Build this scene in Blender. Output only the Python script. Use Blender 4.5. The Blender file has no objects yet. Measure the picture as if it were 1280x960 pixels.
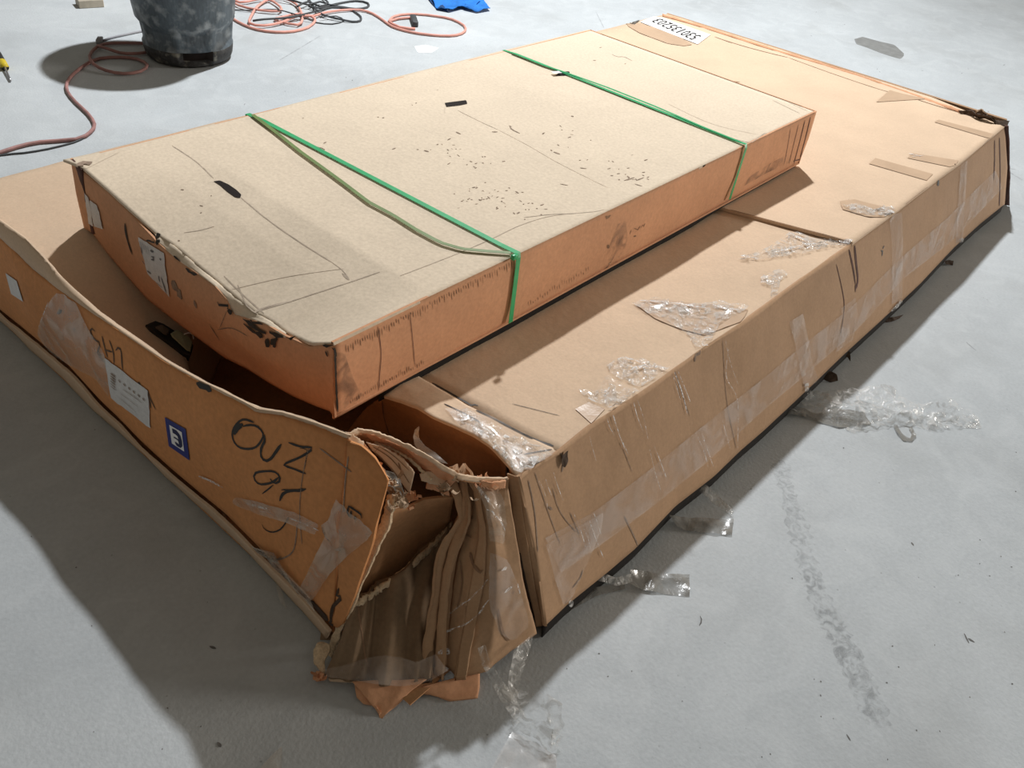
import bpy, math, random
from mathutils import Vector, Matrix, noise
from mathutils.bvhtree import BVHTree
random.seed(7)
S = bpy.context.scene
COL = S.collection

# ------------------------------------------------------------------ camera
W_, H_ = 1280.0, 960.0
VX, VY = (1775.0, -222.0), (-1085.0, -620.0)          # vanishing points of the two box directions
FPX = math.sqrt(-((VX[0]-640)*(VY[0]-640)+(VX[1]-480)*(VY[1]-480)))
def _d(v): return Vector((v[0]-640, -(v[1]-480), -FPX)).normalized()
_X, _Y = _d(VX), _d(VY); _Z = _X.cross(_Y).normalized()
RC = Matrix((_X, _Y, _Z))                               # world = RC @ cam
CAM = Vector((0, 0, 1.6))
cd = bpy.data.cameras.new('camera'); cam = bpy.data.objects.new('camera', cd); COL.objects.link(cam)
cd.sensor_width = 36; cd.lens = FPX/W_*36; cd.clip_start = .02; cd.clip_end = 200
cam.matrix_world = Matrix.Translation(CAM) @ RC.to_4x4()
S.camera = cam

# ------------------------------------------------------------------ light
S.view_settings.view_transform = 'Standard'; S.view_settings.look = 'None'
S.view_settings.gamma = 1; S.view_settings.use_curve_mapping = False
S.view_settings.exposure = 0.0
wd = bpy.data.worlds.new('world'); S.world = wd; wd.use_nodes = True
wd.node_tree.nodes['Background'].inputs[0].default_value = (1.0, .90, .75, 1)
wd.node_tree.nodes['Background'].inputs[1].default_value = .17
def point(name, loc, power, rad, col):
    l = bpy.data.lights.new(name, 'POINT'); l.energy = power; l.shadow_soft_size = rad; l.color = col
    o = bpy.data.objects.new(name, l); o.location = loc; COL.objects.link(o); return o
def spot(name, loc, power, rad, col, ang, blend):
    l = bpy.data.lights.new(name, 'SPOT'); l.energy = power; l.shadow_soft_size = rad; l.color = col; l.spot_size = ang; l.spot_blend = blend
    o = bpy.data.objects.new(name, l); o.location = loc; COL.objects.link(o); return o
spot('high_bay_lamp', (5.0, 3.75, 6.1), 2480, .12, (.96, .98, 1.0), math.radians(140), 1.0)
def sun(name, d, power, ang, col):
    l = bpy.data.lights.new(name, 'SUN'); l.energy = power; l.angle = ang; l.color = col
    o = bpy.data.objects.new(name, l); COL.objects.link(o)
    o.rotation_euler = Vector(d).to_track_quat('Z', 'Y').to_euler(); o.location = (8, -5, 6); return o
sun('far_lamps', (1.0, -.8, .25), 1.5, math.radians(12), (1.0, .93, .85))

# ------------------------------------------------------------------ pixel -> world helpers (real depth for every point)
def ray(px, py): return RC @ Vector((px-640, 480-py, -FPX))
def Z(px, py, z=0.): r = ray(px, py); return CAM + r*((z-CAM.z)/r.z)
def AX(px, py, x): r = ray(px, py); return CAM + r*((x-CAM.x)/r.x)
def AY(px, py, y): r = ray(px, py); return CAM + r*((y-CAM.y)/r.y)

# ------------------------------------------------------------------ materials
def mat(name, base=(.5,.5,.5), rough=.8, vary=.12, scale=6., fine=0., fscale=300., bump=0., bscale=40., spec=.3, stretch=None, tint=None, metallic=0):
    m = bpy.data.materials.new(name); m.use_nodes = True; nt = m.node_tree; N = nt.nodes; L = nt.links
    p = N['Principled BSDF']; p.inputs['Roughness'].default_value = rough; p.inputs['Metallic'].default_value = metallic
    p.inputs['Specular IOR Level'].default_value = spec
    tc = N.new('ShaderNodeTexCoord'); mp = N.new('ShaderNodeMapping'); L.new(tc.outputs['Object'], mp.inputs[0])
    if stretch: mp.inputs['Scale'].default_value = stretch
    n1 = N.new('ShaderNodeTexNoise'); n1.inputs['Scale'].default_value = scale; n1.inputs['Detail'].default_value = 8; n1.inputs['Roughness'].default_value = .62
    L.new(mp.outputs[0], n1.inputs['Vector'])
    r = N.new('ShaderNodeMapRange'); r.inputs['From Min'].default_value = .3; r.inputs['From Max'].default_value = .7
    r.inputs['To Min'].default_value = 1-vary; r.inputs['To Max'].default_value = 1+vary; L.new(n1.outputs['Fac'], r.inputs['Value'])
    last = r.outputs[0]
    if fine:
        n2 = N.new('ShaderNodeTexNoise'); n2.inputs['Scale'].default_value = fscale; n2.inputs['Detail'].default_value = 3
        L.new(mp.outputs[0], n2.inputs['Vector'])
        r2 = N.new('ShaderNodeMapRange'); r2.inputs['From Min'].default_value = .3; r2.inputs['From Max'].default_value = .7
        r2.inputs['To Min'].default_value = 1-fine; r2.inputs['To Max'].default_value = 1+fine; L.new(n2.outputs['Fac'], r2.inputs['Value'])
        mu = N.new('ShaderNodeMath'); mu.operation = 'MULTIPLY'; L.new(last, mu.inputs[0]); L.new(r2.outputs[0], mu.inputs[1]); last = mu.outputs[0]
    vm = N.new('ShaderNodeVectorMath'); vm.operation = 'SCALE'; vm.inputs[0].default_value = base; L.new(last, vm.inputs['Scale'])
    colout = vm.outputs[0]
    if tint:
        n3 = N.new('ShaderNodeTexNoise'); n3.inputs['Scale'].default_value = tint[1]; n3.inputs['Detail'].default_value = 6
        L.new(tc.outputs['Object'], n3.inputs['Vector'])
        r3 = N.new('ShaderNodeMapRange'); r3.inputs['From Min'].default_value = tint[2]; r3.inputs['From Max'].default_value = tint[3]; r3.inputs['To Max'].default_value = tint[4]
        L.new(n3.outputs['Fac'], r3.inputs['Value'])
        mx = N.new('ShaderNodeMix'); mx.data_type = 'RGBA'; L.new(r3.outputs[0], mx.inputs['Factor']); L.new(colout, mx.inputs[6]); mx.inputs[7].default_value = (*tint[0], 1)
        colout = mx.outputs[2]
    L.new(colout, p.inputs['Base Color'])
    if bump:
        b = N.new('ShaderNodeBump'); b.inputs['Strength'].default_value = bump; b.inputs['Distance'].default_value = .01
        nb = N.new('ShaderNodeTexNoise'); nb.inputs['Scale'].default_value = bscale; nb.inputs['Detail'].default_value = 5
        L.new(mp.outputs[0], nb.inputs['Vector']); L.new(nb.outputs['Fac'], b.inputs['Height']); L.new(b.outputs[0], p.inputs['Normal'])
    return m
def film(name, base=(.8,.79,.76), lo=.12, hi=.6, scale=30., rough=.12, bump=.6, f0=.42, f1=.62, diffuse=True):
    m = bpy.data.materials.new(name); m.use_nodes = True; nt = m.node_tree; N = nt.nodes; L = nt.links
    p = N['Principled BSDF']; p.inputs['Base Color'].default_value = (*base, 1); p.inputs['Roughness'].default_value = rough
    p.inputs['Specular IOR Level'].default_value = .9; p.inputs['Coat Weight'].default_value = .6; p.inputs['Coat Roughness'].default_value = .05
    tr = N.new('ShaderNodeBsdfTransparent'); mx = N.new('ShaderNodeMixShader'); out = N['Material Output']
    tc = N.new('ShaderNodeTexCoord'); n = N.new('ShaderNodeTexNoise'); n.inputs['Scale'].default_value = scale; n.inputs['Detail'].default_value = 6; n.inputs['Distortion'].default_value = 1.2
    L.new(tc.outputs['Object'], n.inputs['Vector'])
    r = N.new('ShaderNodeMapRange'); r.inputs['From Min'].default_value = f0; r.inputs['From Max'].default_value = f1; r.inputs['To Min'].default_value = lo; r.inputs['To Max'].default_value = hi
    L.new(n.outputs['Fac'], r.inputs['Value']); L.new(r.outputs[0], mx.inputs[0]); L.new(tr.outputs[0], mx.inputs[1]); L.new(p.outputs[0], mx.inputs[2]); L.new(mx.outputs[0], out.inputs[0])
    b = N.new('ShaderNodeBump'); b.inputs['Strength'].default_value = bump; b.inputs['Distance'].default_value = .01
    L.new(n.outputs['Fac'], b.inputs['Height']); L.new(b.outputs[0], p.inputs['Normal'])
    return m

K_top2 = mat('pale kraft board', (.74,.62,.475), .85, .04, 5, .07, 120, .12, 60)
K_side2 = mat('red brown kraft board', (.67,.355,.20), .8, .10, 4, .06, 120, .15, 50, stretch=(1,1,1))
K_top = mat('warm kraft board', (.67,.50,.352), .85, .06, 4, .05, 150, .15, 40)  # lit top of the carton's kraft, whitening by light put into the colour
K_side = mat('side kraft board', (.46,.285,.165), .75, .10, 3, .06, 130, .2, 25)  # same kraft for the side, its weaker light put into the colour
K_end = mat('end kraft board', (.64,.285,.11), .8, .13, 4, .08, 90, .25, 25)  # same kraft for the end, warm ambient light put into the colour
K_in = mat('inner kraft board', (.50,.265,.13), .85, .12, 6, .08, 100, .2, 30)
K_edge = mat('torn board edge', (.66,.50,.33), .9, .22, 30, .15, 200, .6, 80)
K_tear = mat('frayed grey brown board', (.42,.30,.20), .9, .35, 40, .2, 200, .8, 90)
K_dark = mat('stain and gap shade board', (.07,.045,.03), .8, .4, 25, .2, 150, .6, 60)  # stained board, also painted shade in gaps and slits
K_maroon = mat('maroon board and gap shade', (.11,.055,.045), .8, .35, 25)
M_ink = mat('marker ink', (.035,.03,.025), .55, .3, 60)
M_inkthin = mat('faded marker ink', (.13,.085,.055), .7, .3, 60)
K_indark = mat('darker inner board', (.24,.16,.095), .85, .15, 8, .08, 100, .2, 30)  # darker copy of the inner board, also painted shade in the opening
M_creaset = mat('pale crease line', (.50,.41,.32), .9, .3, 30)
M_crease = mat('crease line', (.27,.165,.10), .9, .3, 30)
M_scuff = mat('scuff mark', (.30,.22,.165), .9, .4, 80)
M_slotshade = mat('painted slot shade', (.018,.012,.010), .9, .2, 20)  # near-black painted for the shade inside slots and the grip recess
M_paper = mat('label paper', (.72,.72,.72), .6, .08, 60, .06, 300)
M_paperw = mat('white label paper', (.92,.92,.92), .6, .04, 60)
M_print = mat('label print', (.16,.16,.17), .6, .1, 60)
M_blue = mat('blue sticker', (.015,.03,.23), .4, .1, 30)
M_navy = mat('navy print', (.01,.018,.09), .4, .1, 30)
M_strap = mat('green strap', (.035,.42,.16), .35, .15, 30, spec=.5)
M_strap2 = mat('shadowed green strap', (.16,.24,.07), .4, .15, 30, spec=.5)  # green strap's shadowed back put into the colour as olive
T_clear = film('clear crumpled tape', (.78,.77,.74), .06, .52, 35, .12, 1.0)
T_flat = film('clear tape on board', (.80,.72,.66), .10, .30, 10, .28, .2)
T_haze = film('hazy film and light streak', (.74,.66,.56), .22, .5, 12, .3, .3)
T_dirty = film('dirty clear tape', (.27,.26,.235), .5, .9, 18, .25, .5)
T_brown = mat('brown tape', (.58,.41,.275), .35, .08, 10, spec=.5, bump=.15)
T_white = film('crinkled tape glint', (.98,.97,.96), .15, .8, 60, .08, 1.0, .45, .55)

# ------------------------------------------------------------------ mesh helpers
def thing(name, label, cat, loc, group=None):
    o = bpy.data.objects.new(name, None); COL.objects.link(o); o.location = loc; o.empty_display_size = .1
    o['label'] = label; o['category'] = cat
    if group: o['group'] = group
    return o
def wloc(o):
    v = Vector((0,0,0))
    while o is not None: v += o.location; o = o.parent
    return v
def obj(name, vs, fs, m, parent=None, label=None, cat=None, group=None, kind=None, smooth=True, origin=None):
    me = bpy.data.meshes.new(name)
    off = wloc(parent) if parent else (Vector(origin) if origin is not None else Vector((0,0,0)))
    me.from_pydata([tuple(Vector(v)-off) for v in vs], [], fs); me.validate(); me.update()
    if m: me.materials.append(m)
    if smooth: me.polygons.foreach_set('use_smooth', [True]*len(me.polygons))
    o = bpy.data.objects.new(name, me); COL.objects.link(o)
    if parent: o.parent = parent
    elif origin is not None: o.location = origin
    if label: o['label'] = label
    if cat: o['category'] = cat
    if group: o['group'] = group
    if kind: o['kind'] = kind
    o['_w'] = 0
    del o['_w']
    BV[o.name] = (vs, fs)
    return o
BV = {}
def resample(pts, n):
    pts = [Vector(p) for p in pts]
    d = [0]
    for a, b in zip(pts, pts[1:]): d.append(d[-1]+(b-a).length)
    T = d[-1] or 1; out = []; k = 0
    for i in range(n):
        t = T*i/(n-1)
        while k < len(pts)-2 and d[k+1] < t: k += 1
        s = (d[k+1]-d[k]) or 1
        out.append(pts[k].lerp(pts[k+1], min(1, max(0, (t-d[k])/s))))
    return out
def byindex(pts, n):
    pts = [Vector(p) for p in pts]; out = []; m = len(pts)-1
    for i in range(n):
        t = i/(n-1)*m; k = min(int(t), m-1); out.append(pts[k].lerp(pts[k+1], t-k))
    return out
def nz(p, amp, freq, seed=0):
    q = Vector((p.x*freq+seed*7.3, p.y*freq-seed*3.1, p.z*freq+seed*1.7))
    return amp*noise.noise(q)
def grid(rows, nu, nv, idx=None):
    """rows of 3D polylines -> nv x nu grid"""
    same = all(len(r) == len(rows[0]) for r in rows) if idx is None else idx
    R_ = [(byindex if same else resample)(r, nu) for r in rows]
    return [[None]*nu for _ in range(0)] or [[c for c in row] for row in zip(*[byindex([R_[k][i] for k in range(len(R_))], nv) for i in range(nu)])]
def face_cam(G):
    nv, nu = len(G), len(G[0]); c = G[nv//2][nu//2]
    s = Vector((0,0,0))
    for j in range(0, nv-1, max(1, nv//6)):
        for i in range(0, nu-1, max(1, nu//6)):
            s += (G[j][i+1]-G[j][i]).cross(G[j+1][i]-G[j][i])
    return s.dot(CAM-c) > 0
def sheet(name, rows, m, parent=None, nu=30, nv=12, thick=.005, amp=.0, freq=5., amp2=0., freq2=30., pin=True, flip=None, seed=1, fold=None, ragged=0, **kw):
    G = grid(rows, nu, nv)
    if (not face_cam(G)) if flip is None else flip: G = [list(reversed(r)) for r in G]
    def nrm(j, i):
        a = G[j][min(i+1, nu-1)]-G[j][max(i-1, 0)]; b = G[min(j+1, nv-1)][i]-G[max(j-1, 0)][i]
        n = a.cross(b); return n.normalized() if n.length > 1e-12 else Vector((0,0,1))
    Nn = [[nrm(j, i) for i in range(nu)] for j in range(nv)]
    F = []
    for j in range(nv):
        row = []
        for i in range(nu):
            p = G[j][i]; u, v = i/(nu-1), j/(nv-1)
            w = min(1, 4*min(u, 1-u, v, 1-v)*1.5) if pin else 1
            d = nz(p, amp, freq, seed)*w + nz(p, amp2, freq2, seed+5)*(w if pin else 1)
            if fold: d += fold(u, v)
            q = p + Nn[j][i]*d
            if ragged and (j == 0 or j == nv-1): q = q + Vector((random.uniform(-1,1), random.uniform(-1,1), random.uniform(-1,1)))*ragged
            row.append(q)
        F.append(row)
    vs = [p for r in F for p in r]; fs = []
    for j in range(nv-1):
        for i in range(nu-1):
            a = j*nu+i; fs.append((a, a+1, a+nu+1, a+nu))
    if thick:
        o = len(vs); vs += [F[j][i]-Nn[j][i]*thick for j in range(nv) for i in range(nu)]
        for j in range(nv-1):
            for i in range(nu-1):
                a = o+j*nu+i; fs.append((a, a+nu, a+nu+1, a+1))
        for i in range(nu-1):
            a = i; fs.append((a, a+o, a+1+o, a+1)); a = (nv-1)*nu+i; fs.append((a, a+1, a+1+o, a+o))
        for j in range(nv-1):
            a = j*nu; fs.append((a, a+nu, a+nu+o, a+o)); a = j*nu+nu-1; fs.append((a, a+o, a+nu+o, a+nu))
    ob = obj(name, vs, fs, m, parent, **kw)
    if thick:
        mod = None
    ob['_f'] = 1; del ob['_f']
    FRONT[ob.name] = BVHTree.FromPolygons(vs, [f for f in fs if max(f) < nu*nv])
    if thick and ob.data.polygons:
        # keep the outer rim crisp
        for f in ob.data.polygons:
            if len([1 for q in f.vertices if q >= nu*nv]) not in (0, 4): f.use_smooth = False
    return ob
FRONT = {}
def hit(on, px, py, off=.0012):
    best = None; r = ray(px, py).normalized()
    for o in (on if isinstance(on, (list, tuple)) else [on]):
        h = FRONT[o.name].ray_cast(CAM, r)
        if h[0] is not None and (best is None or h[3] < best[3]): best = h
    if best is None:
        for o in (on if isinstance(on, (list, tuple)) else [on]):
            # nearest point on the sheet to the viewing ray
            for k in range(8, 70):
                h = FRONT[o.name].find_nearest(CAM+r*(k*.1))
                if best is None or h[3] < best[3]: best = h
    p, n = best[0], best[1]
    if n.dot(CAM-p) < 0: n = -n
    return p + n*off, n
def stroke(name, on, pts, w, m, parent, off=.0012, n=None, taper=True, wob=0, **kw):
    """marker line, strap or crease laid on a surface; pts in picture pixels, w in metres"""
    P2 = [Vector((a[0], a[1], 0)) for a in pts]
    n = n or max(4, int(sum((b-a).length for a, b in zip(P2, P2[1:]))/5)+2)
    if len(P2) > 2:
        sp = []
        for i in range(len(P2)-1):
            p0, p1, p2, p3 = P2[max(i-1, 0)], P2[i], P2[i+1], P2[min(i+2, len(P2)-1)]
            for j in range(6):
                t = j/6; sp.append(.5*((2*p1)+(p2-p0)*t+(2*p0-5*p1+4*p2-p3)*t*t+(3*p1-p0-3*p2+p3)*t**3))
        P2 = sp+[P2[-1]]
    c = resample(P2, n); vs = []; fs = []; H = [hit(on, q.x, q.y, off) for q in c]
    for i, (p, nn) in enumerate(H):
        t = (H[min(i+1, n-1)][0]-H[max(i-1, 0)][0]); s = t.cross(nn)
        s = s.normalized() if s.length > 1e-9 else Vector((1,0,0))
        k = w*.5*((.35 if i in (0, n-1) else 1) if taper else 1)*(1+wob*random.uniform(-1, 1))
        vs += [p-s*k, p+s*k]
        if i: a = 2*i; fs.append((a-2, a-1, a+1, a))
    return vs, fs
def strokes(name, on, lst, m, parent, w=.004, off=.0012, taper=True, wob=.15, **kw):
    V = []; F = []
    if kw.get('kind') != 'stuff' and len(lst) > 1:
        kw.pop('label', None)
        return [strokes(name, on, [s], m, parent, w, off, taper, wob, **kw) for s in lst][0]
    for s in lst:
        pts, ww = (s if isinstance(s, tuple) and isinstance(s[1], float) else (s, w))
        a, b = stroke(name, on, pts, ww, m, parent, off, None, taper, wob); o = len(V); V += a; F += [tuple(q+o for q in f) for f in b]
    return obj(name, V, F, m, parent, **kw)
def bil(q, u, v):
    a, b, c, d = [Vector((x[0], x[1], 0)) for x in q]     # a,b along u at v=0 ; d,c at v=1
    return a.lerp(b, u).lerp(d.lerp(c, u), v)
def patch(name, on, quad, m, parent, off=.001, nu=8, nv=8, ragged=0., lift=0., freq=40, **kw):
    vs = []; fs = []
    for j in range(nv):
        for i in range(nu):
            q = bil(quad, i/(nu-1), j/(nv-1))
            if ragged and (i in (0, nu-1) or j in (0, nv-1)): q += Vector((random.uniform(-1,1), random.uniform(-1,1), 0))*ragged
            p, n = hit(on, q.x, q.y, off)
            if lift: p = p + n*abs(nz(p, lift*2, freq, 3))
            vs.append(p)
            if i and j: a = j*nu+i; fs.append((a-nu-1, a-nu, a, a-1))
    return obj(name, vs, fs, m, parent, **kw)
def poly_patch(name, on, pts, m, parent, off=.001, lift=0., freq=40, rings=4, seed=3, **kw):
    """filled irregular outline (pixels) laid on a surface"""
    P2 = [Vector((a[0], a[1], 0)) for a in pts]; n = max(16, len(pts)*4); c = resample(P2+[P2[0]], n+1)[:-1]
    g = sum(c, Vector())/n; vs = []; fs = []
    for k in range(rings, 0, -1):
        for q in c:
            z = g.lerp(q, k/rings); p, nn = hit(on, z.x, z.y, off)
            if lift: p = p + nn*abs(nz(p, lift*2, freq, seed))
            vs.append(p)
    p, nn = hit(on, g.x, g.y, off); vs.append(p+nn*lift*.4)
    for k in range(rings-1):
        for i in range(n):
            a = k*n+i; b = k*n+(i+1) % n; fs.append((a, b, b+n, a+n))
    for i in range(n): fs.append(((rings-1)*n+i, (rings-1)*n+(i+1) % n, len(vs)-1))
    return obj(name, vs, fs, m, parent, **kw)
def text_on(name, on, txt, quad, m, parent, off=.002, bold=0., **kw):
    if len(txt) > 1:
        n = len(txt)
        for i, ch in enumerate(txt):
            text_on(name, on, ch, [tuple(bil(quad, a, b))[:2] for a, b in (((i+(.3 if ch == '1' else 0))/n, 0), ((i+(.55 if ch == '1' else .8))/n, 0), ((i+(.55 if ch == '1' else .8))/n, 1), ((i+(.3 if ch == '1' else 0))/n, 1))], m, parent, off, bold, **kw)
        return
    cu = bpy.data.curves.new('t', 'FONT'); cu.body = txt; cu.size = 1; cu.offset = bold; cu.resolution_u = 3
    o = bpy.data.objects.new('t', cu); COL.objects.link(o); bpy.context.view_layer.update()
    me = bpy.data.meshes.new_from_object(o); bpy.data.objects.remove(o)
    xs = [v.co.x for v in me.vertices]; ys = [v.co.y for v in me.vertices]; x0, x1, y0, y1 = min(xs), max(xs), min(ys), max(ys)
    vs = []
    for v in me.vertices:
        q = bil(quad, (v.co.x-x0)/(x1-x0), (v.co.y-y0)/(y1-y0)); vs.append(hit(on, q.x, q.y, off)[0])
    fs = [tuple(p.vertices) for p in me.polygons]; bpy.data.meshes.remove(me)
    return obj(name, vs, fs, m, parent, smooth=False, **kw)
def tube_mesh(pts, r, seg=8, step=.03):
    pts = [Vector(p) for p in pts]; c = []
    for i in range(len(pts)-1):                            # Catmull-Rom
        p0, p1, p2, p3 = pts[max(i-1, 0)], pts[i], pts[i+1], pts[min(i+2, len(pts)-1)]
        k = max(2, int((p2-p1).length/step))
        for j in range(k):
            t = j/k; c.append(.5*((2*p1)+(p2-p0)*t+(2*p0-5*p1+4*p2-p3)*t*t+(3*p1-p0-3*p2+p3)*t**3))
    c.append(pts[-1]); vs = []; fs = []; n = len(c)
    for i, p in enumerate(c):
        t = (c[min(i+1, n-1)]-c[max(i-1, 0)]).normalized(); a = t.cross(Vector((0,0,1)))
        a = a.normalized() if a.length > .01 else Vector((1,0,0)); b = a.cross(t)
        for k in range(seg):
            g = 2*math.pi*k/seg; vs.append(p+(a*math.cos(g)+b*math.sin(g))*r)
            if i: q = i*seg+k; w = i*seg+(k+1) % seg; fs.append((q-seg, w-seg, w, q))
    fs.append(tuple(range(seg))[::-1]); fs.append(tuple((n-1)*seg+k for k in range(seg)))
    return vs, fs
def box_mesh(c, sx, sy, sz, rot=0., bev=.1):
    """bevelled box as rounded rectangle stack"""
    b = min(sx, sy, sz)*bev; vs = []; fs = []; ca, sa = math.cos(rot), math.sin(rot)
    def ring(z, ins):
        out = []
        for (x, y) in ((-1,-1),(1,-1),(1,1),(-1,1)):
            for (dx, dy) in (((0,1),(1,0)) if x*y > 0 else ((1,0),(0,1))):
                out.append((x*(sx/2-ins-dx*b), y*(sy/2-ins-dy*b), z))
        return out
    for z, ins in ((0, b), (b, 0), (sz-b, 0), (sz, b)): vs += ring(z, ins)
    for k in range(3):
        for i in range(8): a = k*8+i; d = k*8+(i+1) % 8; fs.append((a, d, d+8, a+8))
    fs.append(tuple(range(8))[::-1]); fs.append(tuple(range(24, 32)))
    return [Vector((c[0]+x*ca-y*sa, c[1]+x*sa+y*ca, c[2]+z)) for x, y, z in vs], fs

# ------------------------------------------------------------------ the setting: concrete floor
def floor_mat():
    m = mat('concrete', (.47,.50,.515), .62, .10, .9, .05, 90, .12, 120, .35, tint=((.36,.375,.375), 2.3, .50, .75, .5))
    nt = m.node_tree; N = nt.nodes; L = nt.links; p = N['Principled BSDF']
    src = p.inputs['Base Color'].links[0].from_socket
    tc = N.new('ShaderNodeTexCoord')
    n = N.new('ShaderNodeTexNoise'); n.inputs['Scale'].default_value = 7; n.inputs['Detail'].default_value = 9; n.inputs['Distortion'].default_value = 1.5; L.new(tc.outputs['Object'], n.inputs['Vector'])
    r = N.new('ShaderNodeMapRange'); r.inputs['From Min'].default_value = .46; r.inputs['From Max'].default_value = .72; r.inputs['To Max'].default_value = .28; L.new(n.outputs['Fac'], r.inputs['Value'])
    mx = N.new('ShaderNodeMix'); mx.data_type = 'RGBA'; L.new(r.outputs[0], mx.inputs['Factor']); L.new(src, mx.inputs[6]); mx.inputs[7].default_value = (.62,.65,.66,1)
    v = N.new('ShaderNodeTexVoronoi'); v.inputs['Scale'].default_value = 24; L.new(tc.outputs['Object'], v.inputs['Vector'])
    n5 = N.new('ShaderNodeTexNoise'); n5.inputs['Scale'].default_value = 3; L.new(tc.outputs['Object'], n5.inputs['Vector'])
    r4 = N.new('ShaderNodeMapRange'); r4.inputs['From Min'].default_value = .035; r4.inputs['From Max'].default_value = .075; r4.inputs['To Min'].default_value = .55; r4.inputs['To Max'].default_value = 0; L.new(v.outputs['Distance'], r4.inputs['Value'])
    r6 = N.new('ShaderNodeMapRange'); r6.inputs['From Min'].default_value = .5; r6.inputs['From Max'].default_value = .6; L.new(n5.outputs['Fac'], r6.inputs['Value'])
    mu = N.new('ShaderNodeMath'); mu.operation = 'MULTIPLY'; L.new(r4.outputs[0], mu.inputs[0]); L.new(r6.outputs[0], mu.inputs[1])
    m2 = N.new('ShaderNodeMix'); m2.data_type = 'RGBA'; L.new(mu.outputs[0], m2.inputs['Factor']); L.new(mx.outputs[2], m2.inputs[6]); m2.inputs[7].default_value = (.14,.14,.135,1)
    L.new(m2.outputs[2], p.inputs['Base Color'])
    return m
fn = 24; fx0, fx1, fy0, fy1 = -6, 16, -8, 16
fv = [Vector((fx0+(fx1-fx0)*i/fn, fy0+(fy1-fy0)*j/fn, 0)) for j in range(fn+1) for i in range(fn+1)]
ff = [(j*(fn+1)+i, j*(fn+1)+i+1, (j+1)*(fn+1)+i+1, (j+1)*(fn+1)+i) for j in range(fn) for i in range(fn)]
floor = obj('floor', fv, ff, floor_mat(), kind='structure', label='pale grey power-trowelled concrete floor with scuffs and dust')
FRONT['floor'] = BVHTree.FromPolygons(fv, ff)
M_stain = mat('damp stain', (.25,.255,.25), .35, .15, 20)
M_stainl = mat('pale patch', (.74,.76,.77), .8, .1, 20)
M_line = mat('grey scuff', (.36,.37,.38), .8, .4, 30)
poly_patch('damp_stain', floor, [(1068,49),(1078,46),(1100,52),(1118,56),(1131,68),(1126,74),(1112,70),(1100,66),(1085,60),(1070,55)], M_stain, floor, .0006, label='dark damp stain')
poly_patch('paint_patch', floor, [(518,58),(532,56),(549,60),(540,66),(522,66)], M_stainl, floor, .0006, label='pale patch')
M_streak = film('grey streak', (.26,.27,.28), 0, .30, 45, .8, 0, .40, .75)
for a_ in ([(975,575),(983,610),(995,650),(1008,700),(1020,740)], [(1012,720),(1035,770),(1060,820),(1085,870),(1100,910)], [(1030,762),(1052,800),(1075,850),(1090,895)]):
    strokes('floor_streak', floor, [(a_, .055)], M_streak, floor, off=.0007, wob=.35)
strokes('floor_scuff', floor, [([(400,45),(350,75)], .004), ([(745,15),(755,35)], .004), ([(1220,190),(1278,225)], .006), ([(1230,205),(1270,212)], .004), ([(1208,428),(1220,438)], .003), ([(1058,345),(1078,362)], .004)], M_line, floor, off=.0007, kind='stuff')
chips = []
for _ in range(70):
    q = random.choice([(1000,650,280,300), (930,520,350,430), (20,640,250,300), (300,90,300,90), (900,10,370,160), (700,780,500,170)])
    x, y = q[0]+random.random()*q[2], q[1]+random.random()*q[3]; a = random.random()*6.3; l = random.uniform(1, 2.6)
    chips.append(([(x, y), (x+l*math.cos(a), y+l*math.sin(a)*.7)], random.uniform(.002, .004)))
chips += [([(1139,678),(1142,682)], .005), ([(875,770),(877,776),(874,782)], .003), ([(1205,792),(1211,804)], .004), ([(1210,798),(1218,803)], .005), ([(272,928),(276,934)], .006), ([(1058,918),(1063,926)], .003), ([(262,808),(270,811)], .005)]
strokes('floor_chip', floor, chips, mat('grit', (.16,.155,.15), .9, .4, 40), floor, off=.0009, kind='stuff')

# ------------------------------------------------------------------ large lower carton
big = thing('large_cardboard_box', 'long crushed brown cardboard carton lying on the floor, torn open at its near corner', 'cardboard box', (2.5, 1.5, 0))
# right long side
side_top = [(647,596),(672,580),(698,564),(738,531),(789,499),(837,465),(876,437),(927,403),(971,371),(1024,332),(1062,306),(1069,302),(1124,262),(1174,223),(1202,203),(1239,172),(1256,158)]
side_bot = [(681,783),(709,756),(735,735),(760,715),(794,686),(844,633),(892,596),(926,563),(955,538),(985,510),(1020,477),(1055,443),(1100,402),(1150,355),(1192,310),(1225,280),(1256,255)]
zb = .042
M_gapshade = mat('black gap shade', (.015,.012,.010), .9, .3, 30)  # black painted as the shade in the gaps under both cartons
ST = [Z(x, y, .395) for x, y in side_top]; SB = [Z(x, y, zb) for x, y in side_bot]
SM = [(a*.5+b*.5)+Vector((0, -.012, 0)) for a, b in zip(ST, SB)]
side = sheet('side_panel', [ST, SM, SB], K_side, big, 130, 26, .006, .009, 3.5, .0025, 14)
sheet('gap_shade', [[p+Vector((0,.004,.004)) for p in SB], [Vector((p.x, p.y+.001, .001)) for p in SB]], M_gapshade, big, 80, 3, .003, pin=False, label='black strip painted as the shade under the side')
# top of the carton: far piece (overlaps) and near piece one board lower
FT = [Z(1066,304,.398)]+[Z(x, y, .398) for x, y in side_top[11:]]
far_e = Z(1258,152,.398); 
backc = Z(828,18,.398)
yb = 2.45
topfar = sheet('top_panel', [FT, [Vector((2.43+(4.24-2.43)*(p.x-FT[0].x)/(FT[-1].x-FT[0].x), 1.06, .399)) for p in FT],
      [Vector((2.10+(4.19-2.10)*i/(len(FT)-1), yb, .395)) for i in range(len(FT))]], K_top, big, 60, 30, .010, .004, 2.2, .0015, 9, pin=False)
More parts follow.
